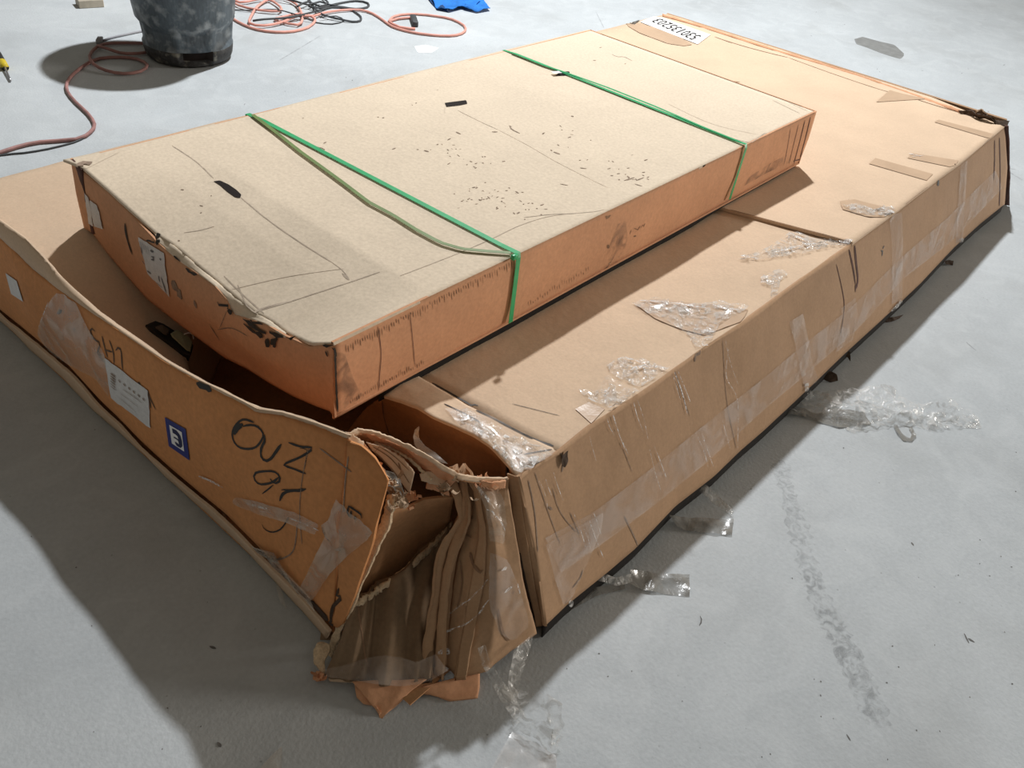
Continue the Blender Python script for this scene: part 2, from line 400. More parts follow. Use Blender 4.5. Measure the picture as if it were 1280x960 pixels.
# near crease line runs from under the upper carton to the right edge
NT = [Z(x, y, .388) for x, y in side_top[:11]]
i0 = [Z(600,515,.388)+(Z(1000,283,.388)-Z(600,515,.388))*k for k in (0,)]
near_edge = [Z(690,561,.388), Z(660,547,.388), Z(628,530,.388), Z(600,515,.388), Z(568,495,.388), Z(540,479,.388), Z(515,468,.388)]
far_edge = [Z(1066,305,.386), Z(1035,296,.386), Z(1000,287,.386), Z(960,277,.386), Z(912,264,.386), Z(880,250,.386), Z(850,240,.386)]
NT = [Z(x, y, .3935) for x, y in side_top[2:11]]+[Z(1065,306,.3935)]
NI = [near_edge[-1].lerp(far_edge[-1], k/(len(NT)-1)) for k in range(len(NT))]
topnear = sheet('top_panel', [NT, [a.lerp(b, .12)+Vector((0,0,-.003)) for a, b in zip(NT, NI)], [a.lerp(b, .5) for a, b in zip(NT, NI)], NI], K_top, big, 40, 50, .006, .004, 3, .0015, 12, pin=False)
# strip of the near top between its edge and the side panel, then the end piece with the curled lip
e1 = [Z(x, y, .389) for x, y in ((690,561),(738,531),(789,499),(837,465),(876,437),(927,403),(971,371),(1024,332),(1066,305))]
e2 = [near_edge[1].lerp(far_edge[1], t) for t in (0,.125,.25,.375,.5,.625,.75,.875,1)]
# curled end flap of the top
lip = [Z(648,597,.388), Z(640,588,.392), Z(628,573,.396), Z(610,555,.40), Z(588,541,.40), Z(565,530,.40), Z(541,521,.402), Z(520,508,.402), Z(500,500,.40), Z(480,495,.395)]
cre = [Z(698,565,.392), Z(690,559,.392), Z(672,551,.392), Z(650,541,.393), Z(628,529,.394), Z(605,517,.394), Z(585,506,.394), Z(565,494,.394), Z(540,480,.394), Z(515,466,.394)]
endflap = sheet('top_flap', [cre, [a.lerp(b, .5)+Vector((0,0,.004)) for a, b in zip(cre, lip)], lip], K_top, big, 60, 14, .007, .004, 8, .002, 30, pin=False, label='curled end flap with tape over it')
# inner wall seen under the curled flap
lo = [Z(x, y, z) for x, y, z in ((652,640,.27),(640,628,.24),(625,610,.22),(600,604,.22),(575,605,.20),(550,600,.18),(520,590,.15),(490,575,.12),(460,560,.10),(430,545,.08))]
lipin = [p+Vector((.012,.004,-.006)) for p in lip]
inner = sheet('inner_flap', [lipin, [a.lerp(b, .5)+Vector((.02,.02,0)) for a, b in zip(lipin, lo)], lo], K_in, big, 40, 12, .004, .006, 6, .001, 30, pin=False, label='red brown inside wall of the carton')
strokes('fold_line', inner, [([(478,500),(480,520),(486,540),(492,556)], .004)], M_crease, inner)
# far end wall and back wall
endw = sheet('end_wall', [[Vector((4.262,.722,.40)), Vector((4.22,1.5,.40)), Vector((4.19,2.45,.395))], [Vector((4.45,.60,.0)), Vector((4.42,1.5,.0)), Vector((4.36,2.5,.0))]], K_side, big, 30, 10, .008, .006, 6, flip=False)
backw = sheet('back_wall', [[Vector((.72,2.46,.385)), Vector((2.4,2.455,.39)), Vector((4.19,2.45,.39))], [Vector((.70,2.50,0)), Vector((2.4,2.5,0)), Vector((4.36,2.5,0))]], K_side, big, 40, 8, .006, .004, 4, flip=True)
# sunken top at the left end
xs = [.715, .86, 1.05, 1.4, 2.0]
def sunk(y, zs): return [Vector((x, y, z)) for x, z in zip(xs, zs)]
ye = [1.33, 1.66, 1.86, 1.95, 2.0]
def sk(ys, zs): return [Vector((x, y, z)) for x, y, z in zip(xs, ys, zs)]
left_top = sheet('sunken_top_panel', [sunk(2.47, (.392,.398,.398,.398,.396)), sunk(2.25, (.392,.398,.398,.398,.396)), sunk(2.04, (.392,.396,.396,.396,.396)), sk((1.86,1.92,1.98,2.0,2.03), (.345,.345,.36,.37,.385)), sk((1.6,1.78,1.92,1.98,2.02), (.27,.275,.32,.34,.38)), sk(ye, (.20,.225,.28,.32,.37)), sk([y-.015 for y in ye], (.10,.11,.14,.16,.2)), sk([y-.02 for y in ye], (.015,.015,.015,.015,.015))], K_top, big, 40, 46, .006, .006, 4, .001, 20, pin=False, flip=False, label='buckled top sagging into the carton')

sheet('bottom_panel', [[Vector((.70, 2.47, .014)), Vector((4.36, 2.47, .014))], [Vector((.70, .66, .014)), Vector((4.36, .66, .014))]], K_in, big, 12, 8, .004, flip=False)
# left end panel
ep_t = [(-60,225,.70),(0,275,.70),(31,297,.70),(53,321,.70),(72,342,.70),(125,389,.705),(170,421,.705),(219,455,.71),(259,477,.715),(300,497,.72),(325,512,.725),(356,516,.73),(387,525,.74),(419,536,.755),(440,543,.77)]
ep_u = [(-60,246,.688),(0,297,.688),(22,318,.688),(41,337,.688),(68,358,.688),(116,392,.69),(160,421,.69),(205,452,.695),(245,475,.70),(290,498,.71),(322,513,.722),(352,518,.727),(383,528,.737),(414,540,.75),(436,550,.765)]
ep_b = [(-60,333,.68),(0,387,.68),(24,406,.68),(47,425,.68),(86,457,.68),(124,499,.68),(150,524,.68),(176,551,.68),(212,584,.68),(250,616,.68),(282,642,.68),(315,675,.68),(345,706,.68),(385,746,.68),(416,782,.68)]
def AXs(l, dx=0): return [AX(x, y, xx+dx) for x, y, xx in l]
rim = sheet('folded_rim', [AXs(ep_t), [a.lerp(b, .5)+Vector((-.004,0,.006)) for a, b in zip(AXs(ep_t), AXs(ep_u))], AXs(ep_u)], K_top, big, 90, 6, .006, .002, 12, .0015, 60, pin=False, label='pale folded top rim of the end panel')
EU, EB = AXs(ep_u), AXs(ep_b)
EM = [a.lerp(b, .5)+Vector((-.018 if 2 < k < 12 else -.006, 0, 0)) for k, (a, b) in enumerate(zip(EU, EB))]
right_e = [(436,550),(455,570),(472,590),(487,606)]
end = sheet('end_panel', [EU, EM, EB], K_end, big, 110, 24, .006, .008, 4.5, .002, 18)
# corner part of the end panel, bulging towards the crushed corner
c_t = [AX(436,550,.765), AX(452,556,.77), AX(470,572,.775), AX(486,600,.775)]
c_m = [AX(426,665,.712), AX(442,668,.716), AX(456,672,.718), AX(468,676,.72)]
c_b = [AX(416,782,.68), AX(420,785,.68), AX(423,784,.68), AX(428,780,.682)]
EC = sheet('end_panel_corner', [c_t, c_m, c_b], K_end, big, 24, 24, .006, .012, 9, .004, 25, pin=False)
ENDS = [end, EC]
# lower tray lip below the end panel
tl_t = [Vector((p.x-.008, p.y, p.z-.013)) for p in EB]
tl_b = [Z(x, y, .0) for x, y in ((-60,347),(0,401),(24,422),(40,440),(80,475),(118,515),(150,543),(176,566),(210,600),(250,636),(282,666),(319,702),(345,730),(380,768),(407,800))]
tl_b = [Vector((p.x, p.y, .002)) for p in tl_b]
tray = sheet('tray_lip', [tl_t, tl_b], K_top, big, 100, 6, .006, .003, 10, .001, 60, pin=False, label='pale lower tray edge under the end panel')
inl = sheet('tray_gap_shade', [[p+Vector((.02,0,.03)) for p in EB], [p+Vector((.02,0,-.02)) for p in EB]], K_dark, big, 60, 3, .003, pin=False)  # dark sheet painted as the shade in the tray gap

# ---- crushed near corner
def ZP(l): return [Z(x, y, z) for x, y, z in l]
# cut edge strip running down to the floor
sheet('torn_edge_strip', [AXs([(484,618,.782),(483,628,.775),(474,655,.76),(463,680,.742),(448,715,.72),(434,745,.70),(419,785,.68),(404,822,.66),(399,843,.65)]),
      AXs([(494,618,.785),(493,628,.778),(485,657,.763),(473,684,.745),(457,720,.723),(444,752,.703),(428,788,.683),(413,826,.663),(407,848,.653)])], K_edge, big, 60, 5, .006, .004, 20, .0015, 80, pin=False, ragged=.0015, label='pale torn cut edge running down the corner')
# smooth inner wall
w1 = sheet('inner_flap', [ZP([(488,636,.36),(510,634,.35),(530,625,.34),(568,622,.33)]), ZP([(468,690,.245),(500,672,.22),(530,658,.21),(562,652,.20)]), ZP([(438,756,.15),(478,745,.09),(520,722,.07),(556,700,.06)])], K_in, big, 30, 18, .005, .006, 8, pin=False)
# deep interior board behind, dark colour painted for the opening's shade
sheet('shade_board', [ZP([(430,560,.16),(500,585,.14),(600,600,.12),(645,640,.14)]), ZP([(400,800,.0),(480,800,.0),(560,760,.0),(660,700,.0)])], K_indark, big, 16, 10, .004, .004, 8, pin=False)
# corrugated torn board with vertical folds
def corr(u, v): return .004*math.sin(u*41+v)+.006*math.sin(u*17)*(1-.5*v)+.012*math.exp(-((u-.42)/.06)**2)-.010*math.exp(-((u-.55)/.05)**2)
ct = ZP([(442,748,.170),(455,742,.172),(468,734,.175),(476,728,.176),(500,712,.18),(525,690,.185),(548,668,.19),(564,650,.20)])
cm = ZP([(425,800,.095),(440,800,.10),(455,800,.10),(468,798,.10),(490,790,.10),(510,775,.105),(530,760,.11),(548,745,.115)])
cb = ZP([(404,846,.022),(425,850,.022),(445,852,.022),(460,853,.022),(482,856,.022),(505,856,.024),(522,852,.03),(538,848,.035)])
wallc = sheet('torn_board', [ct, cm, cb], K_indark, big, 70, 26, .006, .006, 10, .002, 40, pin=False, fold=corr, label='torn corrugated board with a frayed upper edge')
strokes('fold_line', wallc, [([(448,757),(452,790),(456,815),(462,850)], .004)], M_crease, wallc, off=.001)
# frayed top edge of that board
fr = []
fe = [p+Vector((-.004,-.006,.002)) for p in ct]
sheet('frayed_edge', [fe, [p+Vector((-.004,-.006,-.012)) for p in fe]], K_edge, wallc, 60, 3, .003, .003, 60, .002, 120, pin=False, ragged=.003)
# stacked folded layers right of the gap
LA = [(558,592,.375),(564,606,.37),(572,625,.345),(578,649,.31),(566,668,.28),(552,692,.25),(546,717,.215),(543,746,.17),(538,780,.12),(534,811,.075),(534,848,.025)]
LB = [(572,594,.38),(580,606,.37),(583,630,.345),(583,650,.315),(577,668,.285),(567,692,.25),(560,720,.21),(557,746,.17),(554,780,.12),(552,811,.08),(550,851,.022)]
LC = [(592,600,.378),(598,612,.368),(602,635,.345),(606,656,.315),(607,676,.285),(606,700,.25),(603,725,.21),(598,750,.165),(592,785,.12),(586,811,.08),(580,846,.022)]
LD = [(612,598,.380),(616,612,.368),(622,635,.345),(627,656,.315),(630,676,.285),(634,700,.25),(636,725,.21),(638,750,.165),(640,775,.115),(640,795,.07),(637,816,.025)]
LE = [(636,598,.384),(635,610,.368),(639,633,.345),(643,656,.31),(647,679,.275),(651,702,.24),(655,725,.20),(659,745,.155),(664,765,.105),(668,780,.065),(671,792,.022)]
def shift(l, d): return [p+d for p in l]
pull = Vector((-.02,-.022,.0))
A_, B_, C_, D_, E_ = ZP(LA), ZP(LB), ZP(LC), ZP(LD), ZP(LE)
def tri(x): x = x % 1; return 1-4*abs(x-.5)
mid1 = [a.lerp(b, .45)+Vector((.022,.018,0)) for a, b in zip(A_, B_)]
lay1 = sheet('folded_board_layer', [A_, mid1, B_], K_side, big, 50, 16, .005, .004, 12, .002, 60, pin=False, fold=lambda u, v: .006*tri(v*2+.12*math.sin(u*7)))
mid2 = [a.lerp(b, .25)+Vector((.03,.025,0)) for a, b in zip(B_, C_)]
mid3 = [a.lerp(b, .6)+Vector((-.006,-.008,0)) for a, b in zip(B_, C_)]
lay2 = sheet('folded_board_layer', [[p+Vector((.006,.006,0)) for p in B_], mid2, mid3, C_], K_side, big, 60, 26, .005, .005, 9, .003, 50, pin=False, fold=lambda u, v: .009*tri(v*1.6+.10*math.sin(u*5+1)))
mid4 = [a.lerp(b, .5)+Vector((-.012,-.012,0)) for a, b in zip(C_, D_)]
lay3 = sheet('corner_panel', [C_, mid4, D_, E_], K_side, big, 60, 26, .006, .005, 9, .0025, 40, pin=False, label='corner panel wrapped in clear tape')
# dark sheet painted as shade in the slit between the corner panel and the side
sheet('slit_shade', [[p+Vector((.03,.03,0)) for p in E_], [p+Vector((.055,.05,0)) for p in E_]], K_dark, big, 30, 3, .003, pin=False)
# the side panel's near margin curling inwards
s1 = ZP([(648,597,.39),(651,620,.35),(655,650,.30),(660,680,.25),(665,710,.19),(670,740,.12),(675,765,.065),(681,783,.022)])
s0 = ZP([(638,597,.385),(641,622,.345),(645,652,.30),(650,682,.25),(656,712,.19),(663,742,.12),(670,768,.065),(674,789,.018)])
sheet('side_panel_margin', [[p+Vector((.004,.012,0)) for p in s0], s1], K_side, big, 40, 8, .005, .004, 14, .002, 50, pin=False)
s2 = [ST[0], SM[0], SB[0]]
sheet('side_panel_margin', [s1, byindex(s2, 8)], K_side, big, 40, 5, .005, .0, pin=False)

# ridges of folded board on top of the corner
def ridge(name, top, bot, m, amp=.004, nu=40, nv=8, **kw):
    return sheet(name, [ZP(top), ZP(bot)], m, big, nu, nv, .005, amp, 18, .0025, 60, pin=False, ragged=.001, **kw)
Ut = [(436,541,.505),(447,536,.503),(466,539,.497),(490,547,.487),(515,558,.475),(535,569,.46),(556,582,.44),(575,593,.42),(600,597,.40),(634,597,.388)]
Ub = [(438,545,.50),(449,541,.495),(466,543,.49),(489,552,.48),(513,563,.468),(533,574,.453),(553,588,.433),(573,599,.412),(598,603,.392),(632,602,.38)]
ridge('crushed_rim', Ut, Ub, K_top, .002, 70, 4, label='thin pale rim of the crushed corner')
ridge('crushed_board', [(x, y, z-.004) for x, y, z in Ub[1:8]], [(472,553,.455),(480,556,.45),(500,563,.44),(515,572,.43),(530,588,.41),(546,602,.39),(562,609,.375)], K_side2, .006, 50, 12, label='brown board folded under the pale rim')
ridge('torn_edge', [(468,552,.465),(485,559,.455),(500,565,.45),(514,574,.44),(530,588,.42),(541,598,.405)], [(470,555,.46),(487,562,.45),(501,569,.445),(513,577,.435),(528,592,.415),(539,602,.40)], K_edge, .003, 40, 3)
sheet('shade_board', [[Z(x, y, z)+Vector((.006,.006,-.012)) for x, y, z in Ub], [p+Vector((0,0,.0)) for p in reversed(lo)]], K_in, big, 40, 8, .004, pin=False)  # added hidden board, blocks lamp light through the crushed corner
slab_ = ridge('torn_slab', [(458,553,.475),(475,557,.47),(492,566,.46),(506,577,.448),(518,591,.43)],
      [(464,562,.46),(478,575,.445),(490,588,.43),(500,602,.41),(512,617,.39)], K_top, .008, 40, 16, label='split pale board slab')
strokes('tear_line', slab_, [([(466,558),(485,570),(500,586),(512,604)], .002), ([(470,566),(486,582),(500,600)], .0025), ([(470,556),(490,568),(512,588)], .0015), ([(498,578),(502,590)], .003)], M_crease, big)
ridge('torn_slab', [(440,546,.49),(452,556,.475),(464,570,.46),(476,588,.435)], [(442,551,.485),(450,561,.47),(460,575,.45),(472,592,.425)], K_tear, .009, 30, 5)
ridge('torn_slab', [(450,548,.488),(462,562,.468),(474,578,.45),(484,592,.43)], [(447,550,.486),(457,565,.465),(469,582,.445),(479,596,.425)], K_side2, .007, 30, 5)
ridge('peeled_face', [(428,541,.51),(437,540,.505),(446,546,.495),(455,552,.485)], [(424,553,.497),(434,560,.485),(444,566,.475),(453,573,.465)], K_top, .006, 20, 10, label='peeled pale corner of board')
ridge('bent_tab', [(525,593,.415),(534,589,.418),(544,590,.412),(558,598,.40)], [(527,601,.405),(536,604,.40),(547,607,.39),(561,613,.38)], K_top, .007, 20, 8)
ridge('bent_tab', [(534,604,.385),(548,607,.38),(560,611,.375)], [(533,611,.375),(548,615,.365),(562,620,.36)], K_side2, .006)
ridge('bent_tab', [(600,600,.395),(615,603,.392),(632,600,.39)], [(603,608,.385),(617,612,.38),(631,610,.375)], K_side2, .008, 20, 6)
# frayed scraps where the board has burst
scr = []
def scrap_mesh(cx, cy, z, n, r, seed):
    rr = random.Random(seed); V = []; F = []
    for k in range(n):
        c = Z(cx+rr.gauss(0, r), cy+rr.gauss(0, r), z+rr.uniform(-.015, .02)); l = rr.uniform(.008, .022); w = rr.uniform(.003, .008)
        a = Vector((rr.uniform(-1,1), rr.uniform(-1,1), rr.uniform(-.7,.9))).normalized(); b = a.cross(Vector((rr.uniform(-1,1), rr.uniform(-1,1), 1))).normalized()
        o = len(V); cc = a.cross(b); l *= 1.15
        for t in range(5):
            s = t/4; g = c+a*(s-.5)*l+cc*math.sin(s*3.1)*l*.35
            V += [g-b*w*(1-s*.5), g+b*w*(1-s*.4)]
            if t: q = o+2*t; F.append((q-2, q-1, q+1, q))
    return V, F
for (cx, cy, z, n, r, sd, m) in ((494,622,.410,44,6,1,K_tear), (512,623,.39,14,5,2,K_side2), (487,604,.43,16,5,3,K_tear), (470,584,.45,10,4,4,K_side2), (572,601,.40,10,7,6,K_tear), (605,601,.375,8,9,7,K_side2), (556,609,.385,14,3,8,K_tear), (398,845,.02,12,3,9,K_side2)):
    V, F = scrap_mesh(cx, cy, z, n, r, sd); obj('frayed_scraps', V, F, m, big, kind='stuff')
# bottom shards
sh1 = sheet('torn_shard', [ZP([(440,852,.03),(470,850,.035),(500,850,.035),(535,848,.035)]), ZP([(458,872,.015),(475,880,.012),(490,880,.012),(512,865,.02)]), ZP([(470,888,.006),(474,899,.003),(478,899,.003),(492,885,.006)])], K_side2, big, 24, 12, .005, .006, 20, .002, 60, pin=False, label='pointed torn shard touching the floor')
sh2 = sheet('bottom_flap', [ZP([(528,858,.02),(560,850,.022),(600,838,.022)]), ZP([(529,868,.006),(560,868,.006),(600,858,.006)]), ZP([(531,866,.004),(562,876,.004),(597,872,.004)])], K_edge, big, 24, 8, .005, .003, 20, pin=False, label='bottom flap sticking out over the floor')
sh2.data.materials[0] = K_side2
sheet('bottom_flange', [ZP([(408,842,.025),(430,845,.025),(456,847,.025)]), ZP([(412,852,.012),(432,853,.012),(457,855,.012)])], K_top, big, 14, 4, .004, .002, 30, pin=False)
sheet('rolled_shard', [ZP([(398,806,.06),(404,802,.06),(412,805,.058),(411,815,.05)]), ZP([(391,812,.05),(398,815,.05),(406,820,.045),(404,830,.035)]), ZP([(393,830,.03),(397,836,.025),(401,842,.02),(402,848,.015)])], K_edge, big, 14, 12, .004, .006, 40, .003, 90, pin=False)
sheet('torn_shard', [ZP([(442,852,.02),(450,856,.02),(460,860,.02)]), ZP([(446,872,.008),(454,880,.005),(466,882,.005)])], K_side2, big, 14, 8, .004, .006, 30, pin=False)
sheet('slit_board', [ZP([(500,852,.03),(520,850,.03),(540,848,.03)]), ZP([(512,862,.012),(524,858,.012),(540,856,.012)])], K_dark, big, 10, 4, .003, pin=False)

# far corner: dark torn rim and stained end
ridge('stained_rim', [(1198,138,.41),(1212,138,.42),(1226,141,.43),(1240,148,.42),(1262,151,.41)], [(1203,143,.40),(1218,146,.40),(1232,149,.40),(1244,155,.40),(1259,158,.395)], K_dark, .014, label='black stained torn rim of the far corner')
ridge('raised_scrap', [(1220,139,.43),(1227,136,.44),(1233,142,.43)], [(1218,143,.41),(1226,144,.41),(1234,146,.41)], K_tear, .006)
sheet('stained_end_edge', [ZP([(1256,158,.398),(1256,190,.27),(1256,225,.13),(1256,256,.01)]), ZP([(1261,158,.40),(1261,190,.28),(1262,225,.14),(1262,257,.005)])], K_maroon, big, 30, 4, .006, .004, 20, .002, 60, pin=False, label='dark maroon edge of the far end')
ridge('end_rim', [(828,17,.405),(880,32,.405),(950,55,.405),(1020,76,.405),(1080,95,.405),(1120,109,.405),(1160,123,.405),(1200,137,.41)],
      [(828,20,.398),(880,35,.398),(950,58,.398),(1020,79,.398),(1080,98,.398),(1120,112,.398),(1160,127,.398),(1200,141,.40)], K_side2, .003, 80, 4)
TOPS = [topfar, topnear, endflap, left_top]
strokes('fold_line', topfar, [([(898,48),(930,58),(960,66),(985,72)], .006), ([(985,72),(1040,92),(1100,112),(1125,118)], .004), ([(1125,117),(1160,129),(1210,144)], .006), ([(893,46),(915,54)], .006), ([(910,101),(925,103)], .006), ([(1060,250),(1100,262)], .003), ([(1150,272),(1175,250)], .002), ([(1000,213),(960,190)], .002)], M_crease, topfar)
strokes('fold_line', [topnear, endflap], [([(595,513),(620,525),(650,541),(672,551),(692,558)], .006), ([(540,479),(570,496),(597,512)], .005), ([(555,505),(580,517),(600,528)], .004), ([(640,505),(700,520)], .0015), ([(655,568),(690,562)], .003)], M_ink, topnear)
strokes('fold_line', topfar, [([(912,264),(960,277),(1010,290),(1066,303)], .005)], M_crease, topfar)
# side panel details
deep = [([(1068,307),(1070,330),(1072,350),(1069,362)], .012), ([(1061,312),(1066,335),(1069,355)], .008), ([(1069,355),(1069,365)], .007), ([(1045,330),(1052,360),(1055,385),(1050,420)], .004)]
strokes('split', side, deep, K_maroon, side)
strokes('marker_mark', side, [([(1102,320),(1103,314),(1101,313)], .008), ([(1103,311),(1105,307)], .006), ([(1172,226),(1173,232)], .02)], M_ink, side)
strokes('end_fold', side, [([(1243,175),(1243,200),(1242,225)], .012), ([(1249,172),(1250,215),(1249,258)], .012), ([(1229,180),(1232,170)], .004)], K_maroon, side)
strokes('crease', side, [([(700,566),(704,575),(702,590)], .006), ([(668,590),(685,640),(700,680)], .002), ([(778,560),(790,590)], .0015), ([(660,600),(668,640),(672,690)], .003), ([(690,610),(700,640),(720,665)], .002), ([(712,640),(724,668)], .002), ([(715,735),(725,722),(728,712)], .004), ([(685,633),(690,637)], .005), ([(780,645),(793,672),(797,682)], .004), ([(870,436),(868,452)], .01), ([(903,425),(908,500),(920,560)], .002), ([(843,462),(855,500),(862,520)], .002)], M_scuff, side)
poly_patch('hanging_scrap', side, [(699,568),(707,562),(706,575),(702,584),(699,580)], K_dark, big, .006, .004)
strokes('crease', ENDS, [([(436,570),(432,600),(430,640)], .003), ([(386,560),(378,600),(375,640),(378,680)], .0018), ([(372,655),(366,690),(340,702)], .003), ([(400,560),(420,575),(440,590)], .003)], M_scuff, end)
strokes('dark_spot', end, [([(246,479),(252,482),(258,484),(265,488)], .014), ([(78,388),(72,392)], .009)], M_ink, end)  # dark spots drawn on the end panel
strokes('split', ENDS, [([(388,752),(398,764),(410,780)], .016), ([(418,790),(414,770),(424,735)], .008)], K_dark, EC)

# handwriting and labels on the end panel
hw = [([(318,528),(305,524),(296,530),(291,540),(292,550),(298,558),(308,561),(320,559),(328,549),(329,541),(322,533),(312,531),(304,533)], .006),
      ([(304,530),(297,535),(293,543)], .013),
      ([(331,543),(331,552),(327,560),(327,571),(333,576),(339,573),(345,565),(352,555)], .008),
      ([(361,553),(376,558),(391,560),(378,570),(362,577),(355,581),(368,586),(383,592)], .006),
      ([(349,596),(340,603),(325,605),(318,598),(320,591),(330,589),(342,589),(349,594),(350,601),(343,604),(338,598)], .006),
      ([(342,606),(336,611),(328,617)], .004),
      ([(383,611),(373,613),(364,613),(354,617),(350,626)], .008),
      ([(352,612),(364,612)], .004),
      ([(328,655),(331,661),(340,665),(350,662),(357,654),(361,646)], .004),
      ([(375,560),(384,562),(383,574),(381,586)], .002)]
strokes('handwriting', ENDS, [(a, b*.78) for a, b in hw], M_ink, end, wob=.12, label='black marker letters OVZ and Q')
hw2 = [([(119,414),(114,410),(114,416),(118,424),(124,427),(125,433),(122,441),(127,448),(131,453)], .005), ([(128,420),(131,433),(135,447)], .005), ([(137,425),(142,440),(143,455)], .005), ([(131,437),(141,440)], .004), ([(145,438),(149,434),(152,440),(153,455),(154,463)], .005), ([(123,437),(128,449)], .003), ([(92,410),(94,414)], .010), ([(173,478),(176,481)], .01), ([(185,487),(188,497),(195,512)], .004), ([(186,490),(189,510)], .005)]
strokes('handwriting', end, hw2, M_inkthin, end, label='faded marker digits 547')
lab = patch('shipping_label', end, [(131,446),(186,488),(189,535),(140,497)], M_paper, end, .0025, 12, 10, ragged=.6, label='crumpled grey white shipping label')
strokes('label_print', end, [([(140+i*1.8,466+i*1.6),(147+i*.4,471+i*6)], .0016) for i in range(0)]+[([(140,466+i*3),(147,471+i*3.2)], .0035) for i in range(6)]+[([(150+i*6,474+i*4.5),(153+i*6,478+i*4.5)], .004) for i in range(6)]+[([(152,490),(175,508)], .0015), ([(150,495),(172,514)], .0015), ([(155,485),(180,503)], .0015)], M_scuff, end, off=.0045)
patch('small_label', end, [(8,341),(22,351),(30,377),(15,367)], M_paper, end, .0025, 6, 6, label='small blank white label')
patch('sticker', end, [(207,521),(233,536),(238,575),(212,557)], M_blue, end, .0022, 8, 8, label='dark blue sticker with a white emblem')
def sub(q, u0, v0, u1, v1): return [tuple(bil(q, a, b))[:2] for a, b in ((u0, v0), (u1, v0), (u1, v1), (u0, v1))]
SQ = [(207,521),(233,536),(238,575),(212,557)]
patch('emblem', end, sub(SQ, .20, .17, .80, .80), M_paperw, end, .003, 6, 6)
eq = sub(SQ, .20, .17, .80, .80)
def on(q, l): return [tuple(bil(q, u, v))[:2] for u, v in l]
poly_patch('emblem_shape', end, on(eq, [(.22,.10),(.55,.06),(.82,.2),(.94,.45),(.92,.75),(.75,.92),(.42,.94),(.32,.85),(.28,.6),(.24,.4)]), M_navy, end, .0036, rings=2)
strokes('emblem_bar', end, [(on(eq, [(.25,.40),(.45,.38),(.66,.40)]), .010), (on(eq, [(.25,.66),(.45,.64),(.66,.66)]), .010)], M_paperw, end, off=.0044, taper=False, wob=0)
# small printed symbol
strokes('printed_symbol', ENDS, [([(436,632),(444,637),(452,643),(453,648)], .004), ([(437,632),(435,641),(440,647)], .004), ([(440,638),(439,645)], .005), ([(445,645),(444,649)], .006)], M_ink, end, off=.002)

# plastic film pieces stuck on the end panel
poly_patch('film_patch', end, [(78,360),(64,375),(47,416),(60,436),(82,452),(120,472),(138,495),(132,440),(112,412),(98,380)], T_haze, end, .003, .002, 30, label='peeling hazy plastic film')
poly_patch('film_patch', ENDS, [(422,622),(412,650),(402,655),(412,662),(385,718),(376,735),(392,750),(415,715),(440,690),(470,668),(462,656),(440,640)], T_haze, EC, .004, .004, 40, label='torn hazy tape over the corner')
poly_patch('film_patch', end, [(296,620),(320,625),(345,632),(372,640),(400,655),(395,668),(360,652),(320,640),(290,628)], T_haze, end, .003, .002, 30)
strokes('film_glint', end, [([(250,594),(265,600),(280,608)], .006), ([(310,628),(325,632),(340,636)], .006), ([(360,645),(385,655),(400,662)], .003), ([(62,378),(50,408)], .003)], T_white, end, off=.004)
poly_patch('film_tape', ENDS, [(316,690),(330,684),(352,702),(392,742),(400,765),(388,772),(360,740),(330,712)], T_haze, EC, .010, .003, 30)
hang = sheet('film_shred', [ZP([(344,728,.01),(352,735,.008)]), ZP([(350,752,.003),(358,762,.003)])], T_haze, big, 5, 6, 0, .004, 30, pin=False)

# brown and clear tape on top and side
poly_patch('packing_tape', topfar, [(778,26),(800,30),(840,40),(858,52),(866,56),(855,58),(835,55),(800,42),(786,34)], T_brown, topfar, .002, .001)
patch('packing_tape', topfar, [(1112,113),(1130,118),(1158,124),(1095,128)], T_brown, topfar, .002, 8, 5)
patch('packing_tape', topfar, [(1094,198),(1166,218),(1158,226),(1086,205)], T_brown, topfar, .002, 12, 4, label='matte brown tape strip')
patch('packing_tape', topfar, [(1141,192),(1198,201),(1192,210),(1134,198)], T_brown, topfar, .002, 12, 4)
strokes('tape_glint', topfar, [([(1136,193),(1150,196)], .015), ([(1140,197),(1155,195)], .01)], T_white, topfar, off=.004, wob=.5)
patch('packing_tape', topfar, [(1173,150),(1242,168),(1238,174),(1168,153)], T_brown, topfar, .002, 12, 4)
poly_patch('packing_tape', topfar, [(1050,252),(1068,250),(1100,258),(1124,262),(1116,272),(1085,272),(1052,262)], T_brown, topfar, .002, .001)
patch('packing_tape', topfar, [(960,296-18),(1000,287),(1066,301),(1040,300)], T_brown, topfar, .002, 8, 4)
poly_patch('packing_tape', topnear, [(795,382),(815,374),(870,380),(935,388),(928,402),(880,420),(850,412),(820,400)], T_brown, topnear, .002, .001)
patch('label_backing', [topnear, endflap], [(719,512),(736,503),(756,512),(739,530)], T_brown, topnear, .002, 6, 6)
end_l = end
# number label upside down at the far back corner
NQ = [(820,20),(888,44),(872,56),(800,28)]
nl = patch('number_label', topfar, NQ, M_paperw, topfar, .003, 10, 6, label='white label with upside-down black number')
text_on('printed_digit', topfar, '530135203', [(877,46),(824,23.5),(812,27),(865,51)], M_ink, topfar, .005, bold=.0)
